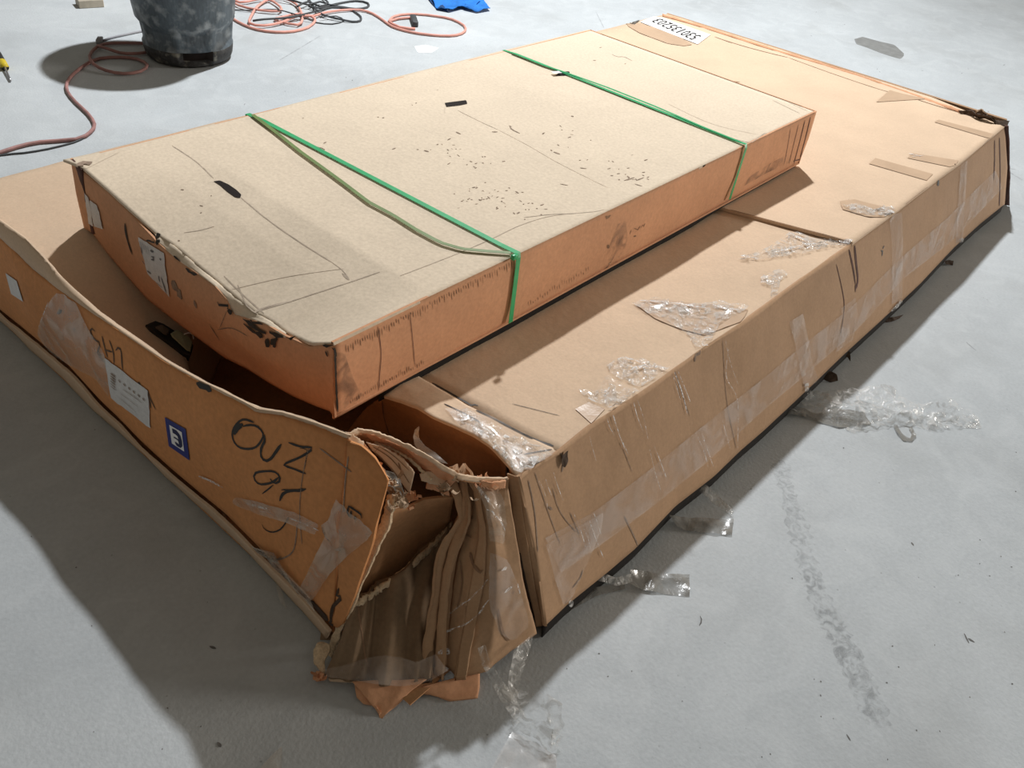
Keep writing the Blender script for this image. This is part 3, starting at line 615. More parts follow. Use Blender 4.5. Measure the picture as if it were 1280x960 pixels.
# clear tape on the side: one long band, verticals
def smap(u, v):                                            # u along the panel 0..1 by top index, v from top 0 to bottom 1
    n = len(side_top)-1; k = min(int(u*n), n-1); t = u*n-k
    a = Vector(side_top[k]).lerp(Vector(side_top[k+1]), t); b = Vector(side_bot[k]).lerp(Vector(side_bot[k+1]), t); q = a.lerp(b, v); return (q.x, q.y)
def band(name, pts_t, pts_b, m, off=.002, nn=40, **kw):
    a = resample([Vector((*p, 0)) for p in pts_t], nn); b = resample([Vector((*p, 0)) for p in pts_b], nn); vs = []; fs = []
    for i in range(nn):
        for j in range(5):
            q = a[i].lerp(b[i], j/4); vs.append(hit(side, q.x, q.y, off)[0]+Vector((0, -abs(random.gauss(0, .0006)), 0)))
            if i and j: w = i*5+j; fs.append((w-6, w-5, w, w-1))
    return obj(name, vs, fs, m, side, **kw)
band('clear_tape', [(680,672),(740,640),(800,595),(880,530),(950,475),(1010,425),(1065,382),(1125,322),(1180,275),(1243,213)], [(700,715),(750,680),(815,632),(885,575),(950,515),(1015,460),(1070,412),(1128,348),(1190,300),(1252,235)], T_flat, .003, 70, label='long clear tape band along the side')
band('clear_tape', [(1110,268),(1113,300),(1114,340),(1113,380)], [(1126,266),(1127,300),(1127,340),(1126,374)], T_flat, .004, 16)
band('clear_tape', [(1200,205),(1197,240),(1195,270),(1193,306)], [(1208,200),(1206,235),(1204,265),(1203,297)], T_flat, .004, 16)
band('clear_tape', [(1050,385),(1052,400),(1048,420),(1043,440)], [(1068,372),(1070,390),(1068,410),(1064,425)], T_flat, .004, 12)
band('clear_tape', [(680,680),(686,700),(692,725),(702,755)], [(752,640),(750,660),(738,690),(712,748)], T_flat, .0045, 16)
band('clear_tape', [(985,402),(992,430),(1000,470),(1006,492)], [(1002,392),(1008,420),(1014,455),(1022,474)], T_flat, .004, 16)
# wrinkle ridges in the tape on the side
wr = []
for (x, y) in ((757,522),(765,518),(790,502),(795,500),(840,470),(845,462),(905,425),(735,545),(715,640),(735,650),(740,640),(728,660),(810,560),(815,555),(870,545),(875,540),(900,520),(690,590),(672,600),(680,598)):
    l = random.uniform(20, 55); d = random.uniform(.25, .42); wr.append(([(x, y), (x+l*d*.5+random.uniform(-2,2), y+l*.5), (x+l*d, y+l)], random.uniform(.001, .0025)))
wr += [([(764,518),(773,545),(780,562)], .003), ([(841,465),(850,488),(858,520)], .003), ([(910,430),(906,470),(920,500),(920,560)], .0018)]
strokes('tape_wrinkle', side, wr, T_white, side, w=.002, off=.0045, wob=.5, kind='stuff')
strokes('tape_end', side, [([(1126,375),(1118,383),(1112,388)], .02), ([(1196,300),(1206,300)], .016), ([(1004,480),(1010,490)], .02), ([(714,750),(708,757)], .02)], T_white, side, off=.006, wob=.5)
poly_patch('tape_base', [endflap, topnear], [(556,512),(585,508),(615,522),(650,540),(694,562),(690,580),(660,596),(640,588),(622,566),(600,548),(575,534)], T_flat, endflap, .003, .002, 30)
# crumpled glinting tape on the top edge
def crumple(name, on_, pts, m, lift=.008, rings=6, freq=55, seed=3, parent=None, **kw):
    return poly_patch(name, on_, pts, m, parent, .002, lift, freq, rings, seed, **kw)
for k, (pts, on_) in enumerate([
    ([(562,518),(580,511),(604,524),(640,545),(692,570),(676,588),(650,594),(632,580),(610,555),(590,541)], [endflap, topnear]),
    ([(722,488),(745,490),(757,470),(770,478),(800,492),(790,502),(765,515),(752,510),(735,500)], [topnear]),
    ([(757,458),(775,448),(800,450),(838,462),(826,470),(800,485),(785,480),(765,470)], [topnear]),
    ([(790,380),(820,374),(860,382),(900,378),(938,386),(900,405),(888,428),(870,438),(860,420),(830,400),(810,395)], [topnear]),
    ([(920,325),(945,318),(960,312),(990,290),(1020,300),(1064,300),(1068,306),(1030,312),(1000,320),(960,325),(930,328)], [topnear, topfar]),
    ([(1052,258),(1075,256),(1095,266),(1108,258),(1122,264),(1126,270),(1110,272),(1090,270),(1065,268)], [topfar]),
    ([(950,348),(975,338),(985,345),(975,352),(972,372),(962,372),(964,360),(950,356)], [topnear])]):
    crumple('crumpled_tape', on_, pts, T_clear, .009, 7, 60, k, big)
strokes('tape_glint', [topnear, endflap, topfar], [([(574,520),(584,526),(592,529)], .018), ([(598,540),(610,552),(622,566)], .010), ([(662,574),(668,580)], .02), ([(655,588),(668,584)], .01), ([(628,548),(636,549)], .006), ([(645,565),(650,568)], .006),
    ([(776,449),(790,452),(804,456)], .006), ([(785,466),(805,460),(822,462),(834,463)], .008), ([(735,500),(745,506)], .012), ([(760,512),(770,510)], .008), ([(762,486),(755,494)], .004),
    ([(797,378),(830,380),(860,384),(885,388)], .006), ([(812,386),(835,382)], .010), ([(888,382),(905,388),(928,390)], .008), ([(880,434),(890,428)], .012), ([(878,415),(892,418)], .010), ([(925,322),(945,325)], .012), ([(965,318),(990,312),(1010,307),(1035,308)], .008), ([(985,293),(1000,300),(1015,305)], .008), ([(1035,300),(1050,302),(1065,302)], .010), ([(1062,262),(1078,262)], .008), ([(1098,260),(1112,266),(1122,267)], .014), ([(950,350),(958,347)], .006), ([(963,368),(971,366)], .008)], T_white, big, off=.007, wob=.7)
# film on the corner panel
cp = [lay3, lay2, lay1]
poly_patch('film_wrap', cp, [(598,604),(615,603),(630,625),(632,655),(628,680),(614,675),(610,640)], T_haze, lay3, .004, .004, 40)
poly_patch('film_wrap', cp, [(614,690),(634,700),(650,740),(660,780),(640,800),(622,790),(612,750)], T_flat, lay3, .004, .003, 40)
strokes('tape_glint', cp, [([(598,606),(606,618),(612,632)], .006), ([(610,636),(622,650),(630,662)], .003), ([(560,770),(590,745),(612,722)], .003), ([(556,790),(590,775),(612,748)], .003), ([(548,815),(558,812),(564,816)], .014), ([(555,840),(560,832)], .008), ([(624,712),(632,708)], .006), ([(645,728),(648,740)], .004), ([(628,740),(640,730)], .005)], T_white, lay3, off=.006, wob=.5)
strokes('tear', cp, [([(588,690),(592,705),(600,715),(604,712)], .006), ([(577,672),(583,668),(590,672)], .004), ([(622,760),(628,790),(636,800)], .005), ([(590,646),(592,648)], .008), ([(576,700),(578,730),(572,760)], .004)], M_crease, lay3, off=.002)
# loose film pieces by the opening
sheet('film_tongue', [ZP([(524,533,.47),(519,537,.46),(516,545,.45),(518,556,.43),(526,566,.41),(545,577,.40)]), ZP([(525,535,.47),(524,540,.46),(524,548,.44),(532,558,.42),(545,566,.405),(560,580,.40)])], T_haze, big, 20, 5, 0, .003, 30, pin=False, flip=None, label='curled tongue of clear film')
sheet('film_scrap', [ZP([(481,589,.435),(492,591,.43),(501,600,.42)]), ZP([(481,614,.42),(491,624,.41),(504,619,.405)])], T_dirty, big, 12, 12, 0, .01, 30, .004, 80, pin=False)
# tape strap across the bottom of the crushed corner
sheet('clear_tape', [ZP([(405,836,.06),(430,832,.065),(460,822,.075),(480,819,.08),(500,822,.08),(520,828,.075),(545,818,.08)]), ZP([(408,846,.045),(440,850,.045),(470,855,.045),(500,858,.04),(520,856,.04),(540,850,.045),(560,838,.05)])], T_flat, big, 40, 10, 0, .004, 14, .0015, 60, pin=False, label='loose clear tape across the torn corner')
strk = [([(470,838),(500,840),(530,843),(545,838)], .003)]

# ------------------------------------------------------------------ upper flat carton
up = thing('flat_cardboard_box', 'flat tan cardboard carton tied with green straps lying on the larger crushed one', 'cardboard box', (1.9, 1.565, .40))
XL, XR, YF, YK, ZT, ZB = .857, 2.962, 1.071, 2.057, .602, .412
tb = [(85,196),(102,211),(135,238),(160,261),(193,291),(219,308),(247,332),(272,353),(297,374),(316,389),(340,402),(358,416),(387,429),(416,429)]
lowb = [(88,198),(103,214),(136,241),(161,265),(197,303),(222,325),(247,342),(268,357),(284,375),(291,392),(332,405),(357,420),(387,433),(416,432)]
botb = [(105,285),(116,292),(135,318),(160,347),(185,375),(218,401),(250,425),(280,447),(310,462),(335,478),(365,495),(395,508),(412,514),(422,517)]
TB = [AX(x, y, XL) for x, y in tb]; TB[0] = Vector((XL-.015, YK+.01, ZT)); TB[-1] = Vector((XL, YF, ZT))
for p in TB:
    if p.z > ZT-.01: p.z = ZT
TL = [AX(x, y, XL-.012) if 3 < k < 12 else AX(x, y, XL) for k, (x, y) in enumerate(lowb)]; TL[-1] = Vector((XL, YF, ZT-.002))
BL = [AX(x, y, XL) for x, y in botb]; BL[-1] = Vector((XL, YF, ZB))
nT = len(TB)
def inner(x, z=ZT):
    return [Vector((x, YK+(YF-YK)*((YK-TB[k].y)/(YK-YF)), z)) for k in range(nT)]
for r_ in ():
    pass
r1 = [p.lerp(q, .55)+Vector((0,0,.004 if p.z < ZT-.01 else 0)) for p, q in zip(TB, inner(1.12))]
r2 = inner(1.12); r3 = inner(1.4); 
for r in (r1, r2, r3): r[0].y = YK; r[-1].y = YF
utop = sheet('top_panel', [TB, r1, r2, r3, inner(1.9), inner(2.4), [Vector((XR, p.y, ZT-.002)) for p in inner(2.4)]], K_top2, up, 60, 110, .006, .0025, 3.5, .0008, 12, pin=True)
bevel = sheet('crushed_edge', [TB[4:12], TL[4:12]], K_top2, up, 60, 4, .004, .002, 30, .001, 80, pin=False)
uend = sheet('end_panel', [TL, [a.lerp(b, .5)+Vector((-.012 if 3 < k < 11 else -.003, 0, 0)) for k, (a, b) in enumerate(zip(TL, BL))], BL], K_side2, up, 80, 20, .005, .006, 7, .0018, 25, pin=True, label='dented red brown end panel')
UF = [Vector((x, YF, ZT)) for x in (XL, 1.4, 2.0, 2.5, XR)]
UB = [Vector((x, YF+.003, z)) for x, z in ((XL, ZB-.006), (1.4, ZB-.002), (2.0, ZB), (2.5, ZB+.002), (XR+.005, ZB))]
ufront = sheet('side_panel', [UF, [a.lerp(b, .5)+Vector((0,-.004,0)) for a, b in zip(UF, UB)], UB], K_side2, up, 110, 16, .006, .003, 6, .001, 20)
sheet('back_panel', [[Vector((XR, YK, ZT)), Vector((XL, YK, ZT))], [Vector((XR, YK, ZB)), Vector((XL, YK, ZB))]], K_side2, up, 20, 6, .004, flip=True)
sheet('far_end_panel', [[Vector((XR, YF, ZT)), Vector((XR, YK, ZT))], [Vector((XR, YF, ZB)), Vector((XR, YK, ZB))]], K_side2, up, 20, 6, .004, flip=True)
sheet('bottom_panel', [[Vector((p.x+.004, p.y, p.z+.004)) for p in BL], [Vector((1.3, p.y, ZB)) for p in BL], [Vector((XR, p.y, ZB)) for p in BL]], K_side2, up, 40, 30, .004, pin=False, flip=False)
sheet('gap_shade', [[Vector((.98+k*.245, YF+.004, ZB+.002)) for k in range(9)], [Vector((.98+k*.245, YF+.003, .386 if k < 6 else .401)) for k in range(9)]], M_gapshade, up, 30, 3, .003, pin=False, label='black strip painted as the shade under the side')  # black strip stands in for the shade below the upper carton
# far-left vertical fold: corner flap, its shadowed gap painted dark maroon
sheet('corner_flap', [[AX(89,199,XL+.0), AX(95,235,XL+.005), AX(103,272,XL+.01), AX(108,288,XL+.012)], [AX(102,212,XL-.004), AX(106,240,XL-.004), AX(112,272,XL-.004), AX(117,293,XL-.004)]], K_maroon, up, 20, 5, .004, .002, 30, pin=False)
strokes('black_tape', [utop], [([(97,208),(104,204),(114,205)], .016)], M_scuff, utop, off=.002, taper=False)
UE = [uend, bevel]
# torn dark spots along the dented edge
strokes('torn_spot', [uend, bevel, utop], [([(194,303),(196,296),(201,294)], .016), ([(196,305),(199,300)], .016), ([(218,320),(226,327)], .005), ([(233,335),(240,341),(247,343)], .007), ([(283,374),(286,380),(285,386)], .006), ([(287,386),(289,393)], .009)], M_ink, uend, off=.002, wob=.5)
strokes('torn_spot', [uend, utop], [([(305,398),(315,405),(325,412),(334,416)], .010), ([(306,404),(318,414),(330,420)], .010), ([(338,414),(345,418),(355,420)], .014), ([(337,424),(334,433)], .012), ([(342,428),(345,434)], .008), ([(348,422),(340,430)], .012), ([(358,420),(368,422)], .004), ([(313,398),(330,405)], .004)], M_ink, uend, off=.003, wob=.6)
strokes('torn_spot', [ufront, uend, utop], [([(405,431),(411,432),(417,430)], .005), ([(408,438),(411,445)], .007), ([(416,434),(418,450),(419,480),(421,514)], .004), ([(417,434),(419,445)], .008)], M_ink, ufront, off=.003, wob=.5)
# marker stroke, labels, handwriting on the end
strokes('marker_stroke', uend, [([(157,279),(158,290),(161,303),(166,318)], .009)], M_ink, uend, off=.002)
ul = patch('shipping_label', uend, [(174,296),(206,316),(213,371),(186,342)], M_paper, uend, .003, 10, 12, ragged=.5, label='crumpled grey shipping label with print')
strokes('label_print', uend, [([(190,313),(194,314)], .006), ([(191,320),(195,322),(193,325),(191,324)], .006), ([(202,322),(203,325)], .006), ([(200,344),(201,347)], .004), ([(203,345),(210,366)], .004), ([(200,346),(202,352)], .003)]+[([(177+i*2,300+i*1.4),(179+i*2,312+i*1.4)], .0012) for i in range(6)]+[([(178,308),(180,318)], .004), ([(180,325),(183,330)], .003), ([(186,338),(191,342)], .003), ([(197,352),(205,359)], .0015)], M_print, uend, off=.0045)
patch('torn_label', uend, [(107,241),(112,247),(118,283),(112,279)], M_paper, uend, .003, 4, 8, ragged=.4, label='torn strip of white label')
patch('torn_label', uend, [(113,250),(123,257),(130,286),(119,283)], M_paper, uend, .003, 6, 8, ragged=.6, label='torn piece of white label')
strokes('smudge', uend, [([(215,352),(222,362),(228,374)], .022), ([(243,375),(246,385)], .010), ([(262,405),(275,425)], .004)], M_scuff, uend, off=.0015, wob=.5)
strokes('fold_line', uend, [([(272,412),(290,410),(310,420)], .0018), ([(275,410),(280,398),(284,388)], .0015)], M_scuff, uend)
# top panel: slots painted as dark patches, seams, scuffs
poly_patch('painted_slot', utop, [(267,227),(275,226),(286,231),(296,238),(302,244),(300,248),(294,247),(284,240),(275,232)], M_slotshade, utop, .0012, rings=3, label='hand slot painted as a dark patch')
poly_patch('painted_slot', utop, [(556,129),(563,128),(583,125.5),(584,130),(575,132),(558,134)], M_slotshade, utop, .0012, rings=3, label='hand slot painted as a dark patch')
poly_patch('painted_slot', utop, [(700,90),(712,89.5),(712,94),(704,95),(694,95)], M_slotshade, utop, .0012, rings=2)
strokes('fold_line', utop, [([(765,68),(772,71),(780,71),(790,76)], .005), ([(215,182),(245,202),(267,223)], .003), ([(300,246),(335,275),(375,303),(415,328)], .0030), ([(415,328),(428,338),(437,350)], .002), ([(475,340),(440,352),(400,365),(360,378),(316,391)], .0030), ([(316,390),(340,382),(365,377)], .005), ([(297,356),(310,385),(322,395)], .003), ([(280,345),(300,365),(330,392)], .003),
    ([(572,138),(600,152),(622,162)], .0022), ([(622,162),(660,182),(700,205),(760,235)], .0012), ([(556,134),(556,142)], .0012), ([(230,291),(250,288),(268,283)], .003), ([(290,362),(360,346),(430,336)], .0014), ([(500,345),(560,322),(612,300),(650,282),(690,270),(740,265),(755,262)], .002), ([(655,272),(690,268),(720,267)], .003), ([(880,160),(935,178),(958,170)], .003), ([(835,130),(890,155),(945,168)], .0013), ([(965,125),(1000,142)], .0022), ([(985,128),(1012,140)], .0018), ([(428,342),(436,350)], .006), ([(100,215),(150,190)], .0008)], M_creaset, utop, off=.0006)
sc = []
for (cx, cy, sx, sy, n) in ((600,245,30,14,26), (590,205,26,10,12), (565,190,10,8,8), (700,170,26,16,12), (760,205,40,16,12), (790,225,24,8,10), (655,262,30,8,14), (530,190,20,8,4), (620,250,40,14,12), (240,260,30,20,5), (770,70,60,20,4), (500,150,120,40,10)):
    for _ in range(n):
        x, y = random.gauss(cx, sx*.6), random.gauss(cy, sy*.6); a = random.uniform(-.6, .8); l = random.uniform(1, 5)
        sc.append(([(x, y), (x+l*math.cos(a), y+l*math.sin(a))], random.uniform(.0012, .0045)))
sc += [([(692,190),(700,193)], .006), ([(637,158),(640,162),(650,167)], .004), ([(615,165),(622,165)], .006), ([(725,210),(733,211)], .005), ([(780,226),(793,222)], .004), ([(795,226),(805,222)], .003), ([(793,230),(803,233)], .003), ([(700,230),(710,232)], .003), ([(530,188),(536,190)], .006), ([(714,145),(717,146)], .008), ([(570,165),(576,168)], .005), ([(388,183),(405,186),(402,190)], .004)]
strokes('scuff_mark', utop, sc, M_scuff, utop, off=.0009, kind='stuff')
# corrugation marks and dirt on the side panel
fl = []
for i in range(70):
    x = 432+i*3.0; y = 430-(x-416)*.507+9+random.uniform(-1, 2); fl.append(([(x, y), (x+.8, y+random.uniform(3, 11))], random.uniform(.0008, .0022)))
for i in range(36):
    x = 438+i*2.6; y = 504-(x-440)*.54+random.uniform(-3, 0); fl.append(([(x, y-random.uniform(3, 8)), (x+.5, y)], random.uniform(.0008, .002)))
for i in range(26):
    x = 660+i*3; y = 382-(x-660)*.56+random.uniform(-3, 1); fl.append(([(x, y-random.uniform(2, 7)), (x+.5, y)], random.uniform(.0008, .0016)))
fl += [([(757,270),(759,272),(763,269)], .008), ([(759,306),(761,310)], .008)]
strokes('corrugation_mark', ufront, fl, M_crease, ufront, off=.0009, kind='stuff')
strokes('fold_line', ufront, [([(472,408),(476,440),(474,470),(473,488)], .0018), ([(512,390),(516,430),(518,455)], .0014), ([(1006,150),(1000,175),(992,205)], .005), ([(1013,146),(1006,175),(998,204)], .006), ([(998,155),(992,180),(986,205)], .003), ([(988,160),(984,185),(980,205)], .0025)], K_maroon, ufront)
M_dirt = film('dark dirt smudge', (.07,.055,.045), 0, .55, 16, .9, 0, .40, .75)
poly_patch('dirt_smudge', ufront, [(772,280),(782,275),(784,300),(775,325),(765,345),(755,352),(752,338),(760,310)], M_dirt, ufront, .0014)
poly_patch('dirt_smudge', ufront, [(418,440),(430,440),(440,470),(452,495),(430,512),(422,500)], M_dirt, ufront, .0014)
poly_patch('dirt_smudge', ufront, [(930,232),(960,215),(985,205),(990,190),(960,205),(935,222)], M_dirt, ufront, .0014)
strokes('faded_print', ufront, [([(787,293),(789,287)], .003), ([(791,290),(793,285),(797,287),(793,290)], .002), ([(797,288),(800,282)], .003), ([(800,286),(803,281),(805,283)], .002), ([(804,284),(806,279)], .003), ([(792,295),(795,295)], .005)], M_crease, ufront, off=.001)
# green straps
def strap(name, pts3, w, m, parent, lab=None, up_=Vector((1,0,0))):
    c = pts3; vs = []; fs = []; n = len(c)
    for i, p in enumerate(c):
        t = (c[min(i+1, n-1)]-c[max(i-1, 0)]).normalized(); s = (up_-t*up_.dot(t)).normalized(); nn = t.cross(s)
        for a, b in ((-1,0),(1,0),(1,1),(-1,1)): vs.append(p+s*a*w/2+nn*b*.0009)
        if i:
            o = 4*i
            for k in range(4): q = (k+1) % 4; fs.append((o-4+k, o-4+q, o+q, o+k))
    return obj(name, vs, fs, m, parent, label=lab, smooth=False)
def strap_path(a, b, foot):
    pa = hit(utop, *a, .004)[0]; pb = hit(utop, *b, .004)[0]
    p = [Vector((pa.x, YK+.012, .45)), Vector((pa.x, YK+.010, ZT))]+[hit(utop, a[0]+(b[0]-a[0])*t/20, a[1]+(b[1]-a[1])*t/20, .004)[0] for t in range(1, 20)]+[Vector((pb.x, YF-.004, ZT+.006)), Vector((pb.x-.002, YF-.008, ZT-.004))]
    f = AY(*foot, YF-.008); q0 = p[-1]
    return p+[q0.lerp(f, k/6) for k in range(1, 7)]
strap('green_strap', strap_path((313,144), (643,317), (638,403)), .015, M_strap, up, 'bright green packing strap')
strap('green_strap', strap_path((630,63), (930,182), (912,249)), .013, M_strap, up, 'bright green packing strap')
lo_ = resample([Vector((x, y, 0)) for x, y in ((316,146),(345,168),(375,192),(400,210),(430,232),(460,255),(490,271),(520,290),(550,306),(577,314),(610,317),(638,319))], 40)
strap('slack_strap', [hit(utop, q.x, q.y, .006)[0] for q in lo_], .011, M_strap2, up, 'slack olive green strap lying on the top')
lo_ = resample([Vector((x, y, 0)) for x, y in ((640,68),(680,84),(710,94),(760,112),(820,136),(880,162),(925,180))], 30)
strap('slack_strap', [hit(utop, q.x, q.y, .006)[0] for q in lo_], .009, M_strap, up, 'second green strap beside the far one')
strokes('strap_clip', [utop], [([(690,94),(700,93)], .02)], M_paper, utop, off=.009, taper=False)
b_, f_ = box_mesh(AY(644,318,YF-.004)+Vector((-.009,-.006,-.006)), .018, .010, .012); obj('strap_seal', b_, f_, M_strap, up)

# ------------------------------------------------------------------ black gadget in the gap
gd = thing('plastic_case', 'black plastic case with a pale green sticker in the gap beside the tan carton', 'case', Z(215,422,.265))
p0, p1 = Z(184,404,.30), Z(240,446,.225)
def slab(name, q, m, parent, th=.03, **kw):
    P = [Z(*a) for a in q]; n = (P[1]-P[0]).cross(P[3]-P[0]).normalized()
    if n.dot(CAM-P[0]) < 0: n = -n
    c = sum(P, Vector())/4; ins = [a.lerp(c, .10) for a in P]
    R8 = lambda L_, d: [x+n*d for k in range(4) for x in (L_[k].lerp(L_[k-1], .14), L_[k].lerp(L_[(k+1) % 4], .14))]
    vs = R8(P, -th)+R8(P, -.004)+R8(ins, 0); fs = []
    for k in range(2):
        for i in range(8): a = k*8+i; d = k*8+(i+1) % 8; fs.append((a, d, d+8, a+8))
    fs += [tuple(range(8))[::-1], tuple(range(16, 24))]
    return obj(name, vs, fs, m, parent, smooth=False, **kw)
M_black = mat('black plastic', (.02,.02,.02), .45, .2, 20)
M_sticker = mat('pale green sticker', (.30,.31,.20), .6, .1, 30)
slab('body', [(180,406,.30),(197,399,.30),(243,428,.25),(238,447,.24)], M_black, gd, .03)
slab('window', [(193,408,.303),(202,405,.303),(213,412,.29),(208,419,.29)], mat('worn grey plastic', (.10,.08,.06), .5), gd, .003)
slab('sticker', [(212,417,.289),(222,411,.29),(242,425,.262),(238,441,.252)], M_sticker, gd, .004, label='pale green sticker')
v, f = tube_mesh(ZP([(230,418,.28),(236,416,.285),(241,418,.28),(242,424,.27)]), .0015, 6, .01); obj('wire_loop', v, f, M_paper, gd)

# ------------------------------------------------------------------ bucket
bk = thing('trash_can', 'large dusty dark grey plastic trash can standing on the floor beside the red cord', 'trash can', (2.40, 4.09, 0))
M_bin = mat('dusty grey plastic', (.075,.095,.11), .5, .35, 9, .2, 90, .2, 30, .4, stretch=(1,1,.35), tint=((.34,.37,.38), 18, .50, .72, .75))
M_bin2 = mat('grimy black plastic', (.035,.035,.035), .6, .5, 30, .3, 80, .3, 40, tint=((.28,.27,.22), 22, .55, .7, .7))
def bin_prof(z): return .205+.085*(z/.74)
seg = 96; vs = []; fs = []
levels = [(.0,.188),(.012,.200),(.028,.207)]+[(z, bin_prof(z)) for z in (.05,.075,.077,.12,.2,.3,.4,.5,.6,.66,.70)]
for li, (z, r) in enumerate(levels):
    for k in range(seg):
        a = 2*math.pi*k/seg; g = (k % 12)/12; d = 0
        if .10 < z < .68: d = -.016 if .14 < g < .86 else 0
        if z < .076: d = .003
        # hand grip recess low on the camera side
        da = (a-math.radians(249)+math.pi) % (2*math.pi)-math.pi
        if .025 < z < .076 and abs(da) < .36: d = -.035
        vs.append(Vector((bk.location.x+(r+d)*math.cos(a), bk.location.y+(r+d)*math.sin(a), z+.002)))
n = len(levels)
for j in range(n-1):
    for k in range(seg): fs.append((j*seg+k, j*seg+(k+1) % seg, (j+1)*seg+(k+1) % seg, (j+1)*seg+k))
fs.append(tuple(range(seg))[::-1])
body = obj('body', vs, fs, M_bin, bk); body.data.materials.append(M_bin2); body.data.materials.append(M_slotshade)
for p in body.data.polygons:
    if p.center.z < .077: p.material_index = 1
    if .022 < p.center.z < .08 and abs((math.atan2(p.center.y, p.center.x)-math.radians(249)+math.pi) % (2*math.pi)-math.pi) < .36: p.material_index = 2  # recess faces coloured black for their shade
vs = []; fs = []
prof = [(.285,.685),(.305,.69),(.312,.715),(.305,.735),(.292,.738),(.283,.72),(.270,.5),(.235,.2),(.16,.09),(.0,.088)]
for j, (r, z) in enumerate(prof):
    for k in range(seg): a = 2*math.pi*k/seg; vs.append(Vector((bk.location.x+r*math.cos(a), bk.location.y+r*math.sin(a), z)))
for j in range(len(prof)-1):
    for k in range(seg): fs.append((j*seg+k, j*seg+(k+1) % seg, (j+1)*seg+(k+1) % seg, (j+1)*seg+k))
obj('rim', vs, fs, M_bin, bk)
for s in (0, math.pi):
    c = bk.location; pts = [Vector((c.x+.30*math.cos(s+t), c.y+.30*math.sin(s+t), .60+.02)) + Vector((math.cos(s), math.sin(s), 0))*e for t, e in ((-.25,-.01),(-.2,.04),(0,.055),(.2,.04),(.25,-.01))]
    v, f = tube_mesh(pts, .012, 8); obj('handle', v, f, M_bin, bk)

# ------------------------------------------------------------------ cords on the floor
M_or = mat('salmon cord', (.68,.33,.27), .5, .15, 20); M_red = mat('shadowed brown red cord', (.34,.18,.165), .55, .25, 20); M_gr = mat('dark grey cord', (.06,.065,.07), .5, .2, 20); M_lg = mat('light grey cord', (.28,.28,.30), .5, .1, 20)  # brown red is the left cord's shadowed tone put into its colour
def cord(name, pts, r, m, label, z0=None, parent=None, **kw):
    q = []
    for i, p in enumerate(pts):
        zz = (z0 or r+.001)+(p[2] if len(p) > 2 else 0); q.append(Z(p[0], p[1], zz))
    v, f = tube_mesh(q, r, 7, .05)
    if parent is not None: return obj(name, v, f, m, parent)
    return obj(name, v, f, m, None, origin=Vector((q[0].x, q[0].y, 0)), label=label, cat='cord', **kw)
c1 = thing('extension_cord', 'brown red cord snaking from the trash can along the floor to the left edge', 'cord', Z(117,160,0))
cord('cable', [(-60,208),(-10,194),(20,184),(50,177.5),(95,174),(113,165),(118,155),(110,142),(95,128),(84,114),(84,103),(92,92),(108,80),(125,73),(150,71.5),(172,74,.002),(184,81,.004),(176,89,.004),(155,92,.004),(132,88,.004),(117,80,.012),(112,70,.008),(122,58,.004),(140,54,.002),(175,54,.002),(186,55,.002)], .0076, M_red, '', parent=c1)
cord('cable', [(122,57,.012),(135,61,.014),(150,66,.006),(165,67,.004),(180,66,.002),(186,64,.002)], .0076, M_red, '', parent=c1)
c2 = cord('thin_cable', [(-60,207),(0,194),(30,191),(60,186),(92,178),(105,172)], .0035, M_gr, 'thin dark cable lying just beside the brown red cord at the left edge')
c3 = thing('plug_lead', 'grey cable end with a plug lying behind the loops of the brown red cord', 'cord', Z(124,53,0))
cord('cable', [(128,51),(140,47),(158,43),(172,40),(182,38)], .005, M_lg, '', parent=c3)
b_, f_ = box_mesh(Z(125,53,.001), .06, .026, .022, .9); obj('plug', b_, f_, M_lg, c3)
c4 = thing('extension_cord', 'coiled salmon cord right of the trash can, its plug end looped towards the blue cloth', 'cord', Z(360,30,0))
cord('cable', [(282,14),(291,23),(305,31),(322,37),(345,40),(367,39),(385,34),(394,26),(390,21,.006),(375,17,.008),(350,22,.008),(343,24,.004),(350,27,.004),(372,31,.006),(378,24,.008),(376,14,.01),(370,5,.008),(355,-2,.006),(335,0,.006),(322,8,.006),(315,18,.006),(312,29,.008),(330,32,.006),(352,28,.006),(372,20,.010),(392,20,.010),(405,16,.006),(425,13,.004),(450,12.5,.002),(466,17),(480,26),(490,33),(505,38),(525,42),(550,44.5),(570,44),(581,39),(580,32),(565,24),(545,20),(520,17.5),(500,18.5),(490,22),(486,27)], .0072, M_or, '', parent=c4)
cord('cable', [(486,27),(497,23.5),(515,22),(513,23)], .0075, M_or, '', parent=c4)
cord('cable', [(486,27),(500,34),(519,36)], .0075, M_or, '', parent=c4)
b_, f_ = box_mesh(Z(517.5,29,.001), .15, .035, .03, math.atan2(*(lambda d: (d.y, d.x))(Z(519,35)-Z(515,23)))); obj('plug', b_, f_, M_gr, c4, label='dark grey plug')
c4b = cord('extension_cord', [(285,-6),(300,3,.006),(330,-2,.01),(345,4,.01),(352,12,.01),(340,14,.01),(310,10,.008),(290,2,.006),(300,-6)], .0072, M_or, 'salmon orange cord loops nearest the rim of the trash can')
c5 = thing('grey_cord', 'dark grey cord tangled with the salmon cord, its loops trailing to the right', 'cord', Z(430,15,0))
cord('cable', [(380,-8),(388,2),(395,12,.01),(405,19,.01),(425,24,.006),(440,27),(450,26),(451,21),(445,16),(436,11),(415,9),(395,14,.008),(380,18,.02),(360,22,.02),(330,24,.02),(316,26,.01)], .006, M_gr, '', parent=c5)
cord('cable', [(386,8,.01),(400,10,.01),(420,5),(445,1),(460,4),(459,9),(445,11),(430,9),(412,6,.008),(400,2,.01),(385,6,.02),(365,0,.02),(340,-4,.02)], .006, M_gr, '', parent=c5)
